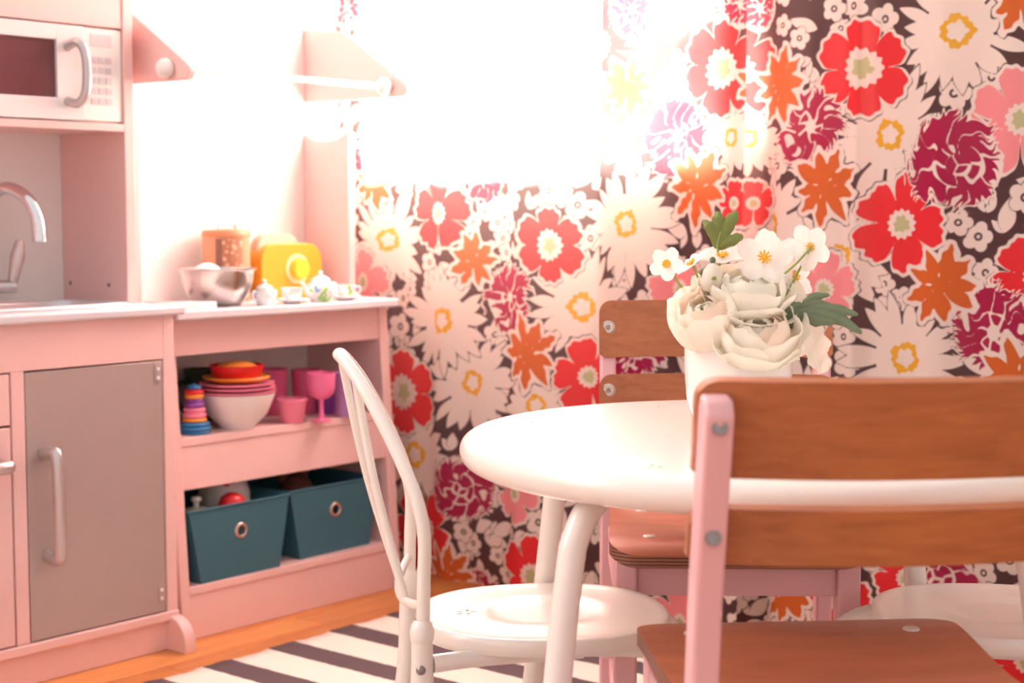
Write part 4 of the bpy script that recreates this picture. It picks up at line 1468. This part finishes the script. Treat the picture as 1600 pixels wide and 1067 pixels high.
def ranunculus(pos, n, R, label, mats, seed, opens, roll=0.0, flat=.8):
    t = thing('ranunculus_flower', label, 'flower', pos, 0)
    t.rotation_euler = frame_to(n, roll).to_euler()
    stem_to(t, Vector(pos) - Vector(n).normalized() * R * flat * .9)
    g = random.Random(seed)
    L = len(opens)
    for li, op in enumerate(opens):
        f = (li + 1) / L
        rad = R * (.26 + .74 * f)
        cnt = 3 if li < 2 else 4
        for k in range(cnt):
            a0 = 2 * PI * k / cnt + li * 1.1 + g.uniform(-.2, .2)
            m = mats[1] if (li in (1, 2) and k % 2 == 0) else mats[0]
            shell_petal(rad * g.uniform(.95, 1.03), a0, 1.22 if cnt == 3 else 1.0, op + g.uniform(-6, 6), flat, .025 + .03 * f, seed * 31 + li * 7 + k, .04 + .12 * f).build('petal', m, t, smooth=180)
    return t


ranunculus(bloom_at(1094, 494, -.036), dirn(-.35, .75, .45), .036, 'half-open cream ranunculus on the vase side toward the play kitchen', (PET, PETP), 3, (14, 26, 38, 52), .4, .95)
ranunculus(bloom_at(1170, 514, -.060), dirn(-.08, .80, .62), .0455, 'large cream ranunculus with blush heart hanging over the vase front', (PET, PETP), 5, (16, 34, 48, 62, 80), 1.0, .74)
ranunculus(bloom_at(1160, 452, -.022), dirn(.0, .92, .40), .056, 'wide open white ranunculus on top of the bouquet', (PET, PET), 9, (20, 38, 58, 80, 96), .2, .62)
ranunculus(bloom_at(1226, 500, .010), dirn(.7, .45, .35), .038, 'cream ranunculus with drooping petals at the bouquet side by the sage leaf', (PET, PET), 12, (20, 45, 70, 92), .9, .8)


def droop(t, P, w, m, seed):
    """a single long hanging petal along a path"""
    g = random.Random(seed)
    P = [Vector(p) for p in P]

    def fn(u, v):
        k = v * (len(P) - 1)
        i = min(int(k), len(P) - 2)
        c = P[i].lerp(P[i + 1], k - i)
        wd = w * math.sin(PI * min(.97, .25 + .68 * v)) ** .7
        tt = u * 2 - 1
        return c + RH * (tt * wd * .8 + .0025 * math.sin(v * 19 + tt * 3)) + Vector((0, 0, tt * wd * .45)) + CAMDIR * (.004 * math.sin(tt * 4 + v * 9))
    MB().surf(fn, 8, 16).build('petal', m, t, smooth=180, world=True)


lastf = [o for o in COL.objects if o.name.startswith('ranunculus_flower')][-1]
droop(lastf, [bloom_at(1236, 500, -.03), bloom_at(1254, 522, -.038), bloom_at(1268, 548, -.036), bloom_at(1278, 578, -.03)], .017, PET, 4)


def pansy(pos, n, R, label, roll=0.0, five=5, backview=False):
    t = thing('anemone_flower', label, 'flower', pos, 0)
    t.rotation_euler = frame_to(n, roll).to_euler()
    stem_to(t, Vector(pos) - Vector(n).normalized() * .002, .0013)
    for k in range(five):
        a0 = 2 * PI * k / five
        petal(R, a0, .80, R * .06, R * 1.12, 0, R * .16, -R * .05, R * .05, int(R * 1e5) + k, n=8).build('petal', PETW, t, smooth=180)
    ce = MB()
    for k in range(9):
        a = 2 * PI * k / 9
        ce.tube([(0, 0, .0005), (R * .26 * math.cos(a), R * .26 * math.sin(a), R * .16)], [.0008, .0011], 6)
        if backview:
            ce.tube([(0, 0, -.0008), (R * .24 * math.cos(a), R * .24 * math.sin(a), -.0005 - R * .03)], [.0010, .0005], 6)
    ce.ball((0, 0, R * .06), R * .10, n=12, m=8)
    ce.build('stamens', YOLK, t, smooth=60)
    return t


pansy(bloom_at(1037, 412, -.01), dirn(-.25, .25, 1), .0165, 'small white blossom with yellow centre reaching out beside the rose buds', .3)
pansy(bloom_at(1078, 412, .0), dirn(-.6, .75, .1), .020, 'small white blossom seen edge-on above the half-open ranunculus', .8)
pansy(bloom_at(1128, 402, .012), dirn(-.1, .9, .3), .024, 'small white blossom under the oak-shaped leaf', .1)
pansy(bloom_at(1186, 402, -.018), dirn(.05, .35, 1), .027, 'white blossom with an orange-yellow centre at the bouquet top', .9)
pansy(bloom_at(1222, 402, .012), dirn(.25, .55, .6), .026, 'white blossom behind the thin green stems at the bouquet top', .5)
pansy(bloom_at(1259, 385, -.012), dirn(-.3, -.2, -1), .0225, 'white blossom turned away, its green stem showing', .2, backview=True)
pansy(bloom_at(1238, 432, .002), dirn(.5, .3, .6), .022, 'white blossom low at the bouquet side beneath the turned-away blossom', .6)
t = [o for o in COL.objects if o.name.startswith('anemone_flower')][-2]
MB().tube([bloom_at(1258, 386, -.018), bloom_at(1236, 408, -.026), bloom_at(1212, 430, -.024), bloom_at(1200, 445, -.012)], .0013, 8, smoothpath=5).build('flower_stalk', STEM, t, smooth=60, world=True)
for (px, py, lab) in ((1105, 405, 'tiny green berry bud among the white blossoms'), (1089, 424, 'tiny green berry bud just above the half-open ranunculus')):
    t = thing('flower_bud', lab, 'bud', bloom_at(px, py, -.028))
    MB().ball((0, 0, 0), .0032, .0032, .0036, 12, 8).build('bud_head', BUD, t, smooth=180)
    stem_to(t, bloom_at(px, py, -.0275), .0009)
# a closed rose bud with green sepals
t = thing('rose_bud', 'closed white bud with green sepals above the half-open ranunculus', 'bud', bloom_at(1103, 437, -.028))
t.rotation_euler = frame_to(dirn(.1, 1, .1)).to_euler()
MB().lathe([(0, -.012), (.008, -.010), (.0115, 0), (.010, .010), (.005, .017), (0, .019)], 20).build('bud_head', PET, t, smooth=60)
for k in range(4):
    petal(.012, 2 * PI * k / 4 + .8, .5, .003, .0125, -.0125, .007, -.002, .0, k, n=6).build('sepal', STEM, t, smooth=180)
stem_to(t, bloom_at(1105, 455, -.026), .0014)


def lobed_leaf(t, pts, w, m, name='leaflet'):
    """flat blade along a path, tapering to both ends, with a raised middle vein"""
    P = [Vector(p) for p in pts]

    def fn(u, v):
        k = v * (len(P) - 1)
        i = min(int(k), len(P) - 2)
        c = P[i].lerp(P[i + 1], k - i)
        tan = (P[min(i + 1, len(P) - 1)] - P[max(i - 1, 0)]).normalized()
        side = tan.cross(CAMDIR).normalized()
        wd = w * (math.sin(PI * (.06 + .90 * v) ** .8) ** .75) + .0004
        wd *= 1 + .10 * math.sin(v * 22)
        tt = u * 2 - 1
        return c + side * tt * wd - CAMDIR * (abs(tt) ** 1.3 * w * .35)
    o = MB().surf(fn, 8, 22).build(name, m, t, smooth=180, world=True)
    sm = o.modifiers.new('thick', 'SOLIDIFY')
    sm.thickness = .0005
    return o


t = thing('leaf_sprig', 'green oak-shaped leaf standing up from the bouquet top', 'leaf', bloom_at(1122, 392, .02))
stem_to(t, bloom_at(1122, 392, .02), .0014)
MB().tube([bloom_at(1122, 394, .02), bloom_at(1121, 380, .018), bloom_at(1126, 362, .016)], .0012, 8, smoothpath=4).build('leaf_stalk', STEM, t, smooth=60, world=True)
b0 = bloom_at(1122, 388, .019)
for tip, mid, w in (((1099, 344), (1114, 364), .0058), ((1121, 330), (1121, 356), .0068), ((1151, 330), (1134, 356), .0070), ((1161, 369), (1141, 376), .0058)):
    lobed_leaf(t, [b0, bloom_at(*mid, .014), bloom_at(*[(a * .35 + c * .65) for a, c in zip(mid, tip)], .012), bloom_at(*tip, .016)], w, GRN, 'leaf_lobe')
t = thing('leaf_sprig', 'sage green cut leaf spray sticking out over the drooping petals', 'leaf', bloom_at(1214, 492, -.045))
stem_to(t, bloom_at(1213, 490, -.040), .0014, m=GRD)
for P, w in (([(1212, 492), (1235, 484), (1262, 494), (1290, 498)], .0085), ([(1225, 488), (1260, 480), (1295, 492), (1326, 514)], .0075), ([(1232, 484), (1265, 474), (1298, 480), (1320, 486)], .0055),
             ([(1215, 486), (1228, 476), (1238, 470)], .006), ([(1240, 470), (1256, 459), (1278, 456)], .0042), ([(1218, 496), (1228, 502), (1238, 508)], .0055), ([(1236, 474), (1254, 468), (1270, 467)], .0035)):
    lobed_leaf(t, [bloom_at(a, c, -.046 - .00012 * (a - 1212)) for a, c in P], w, GRD)
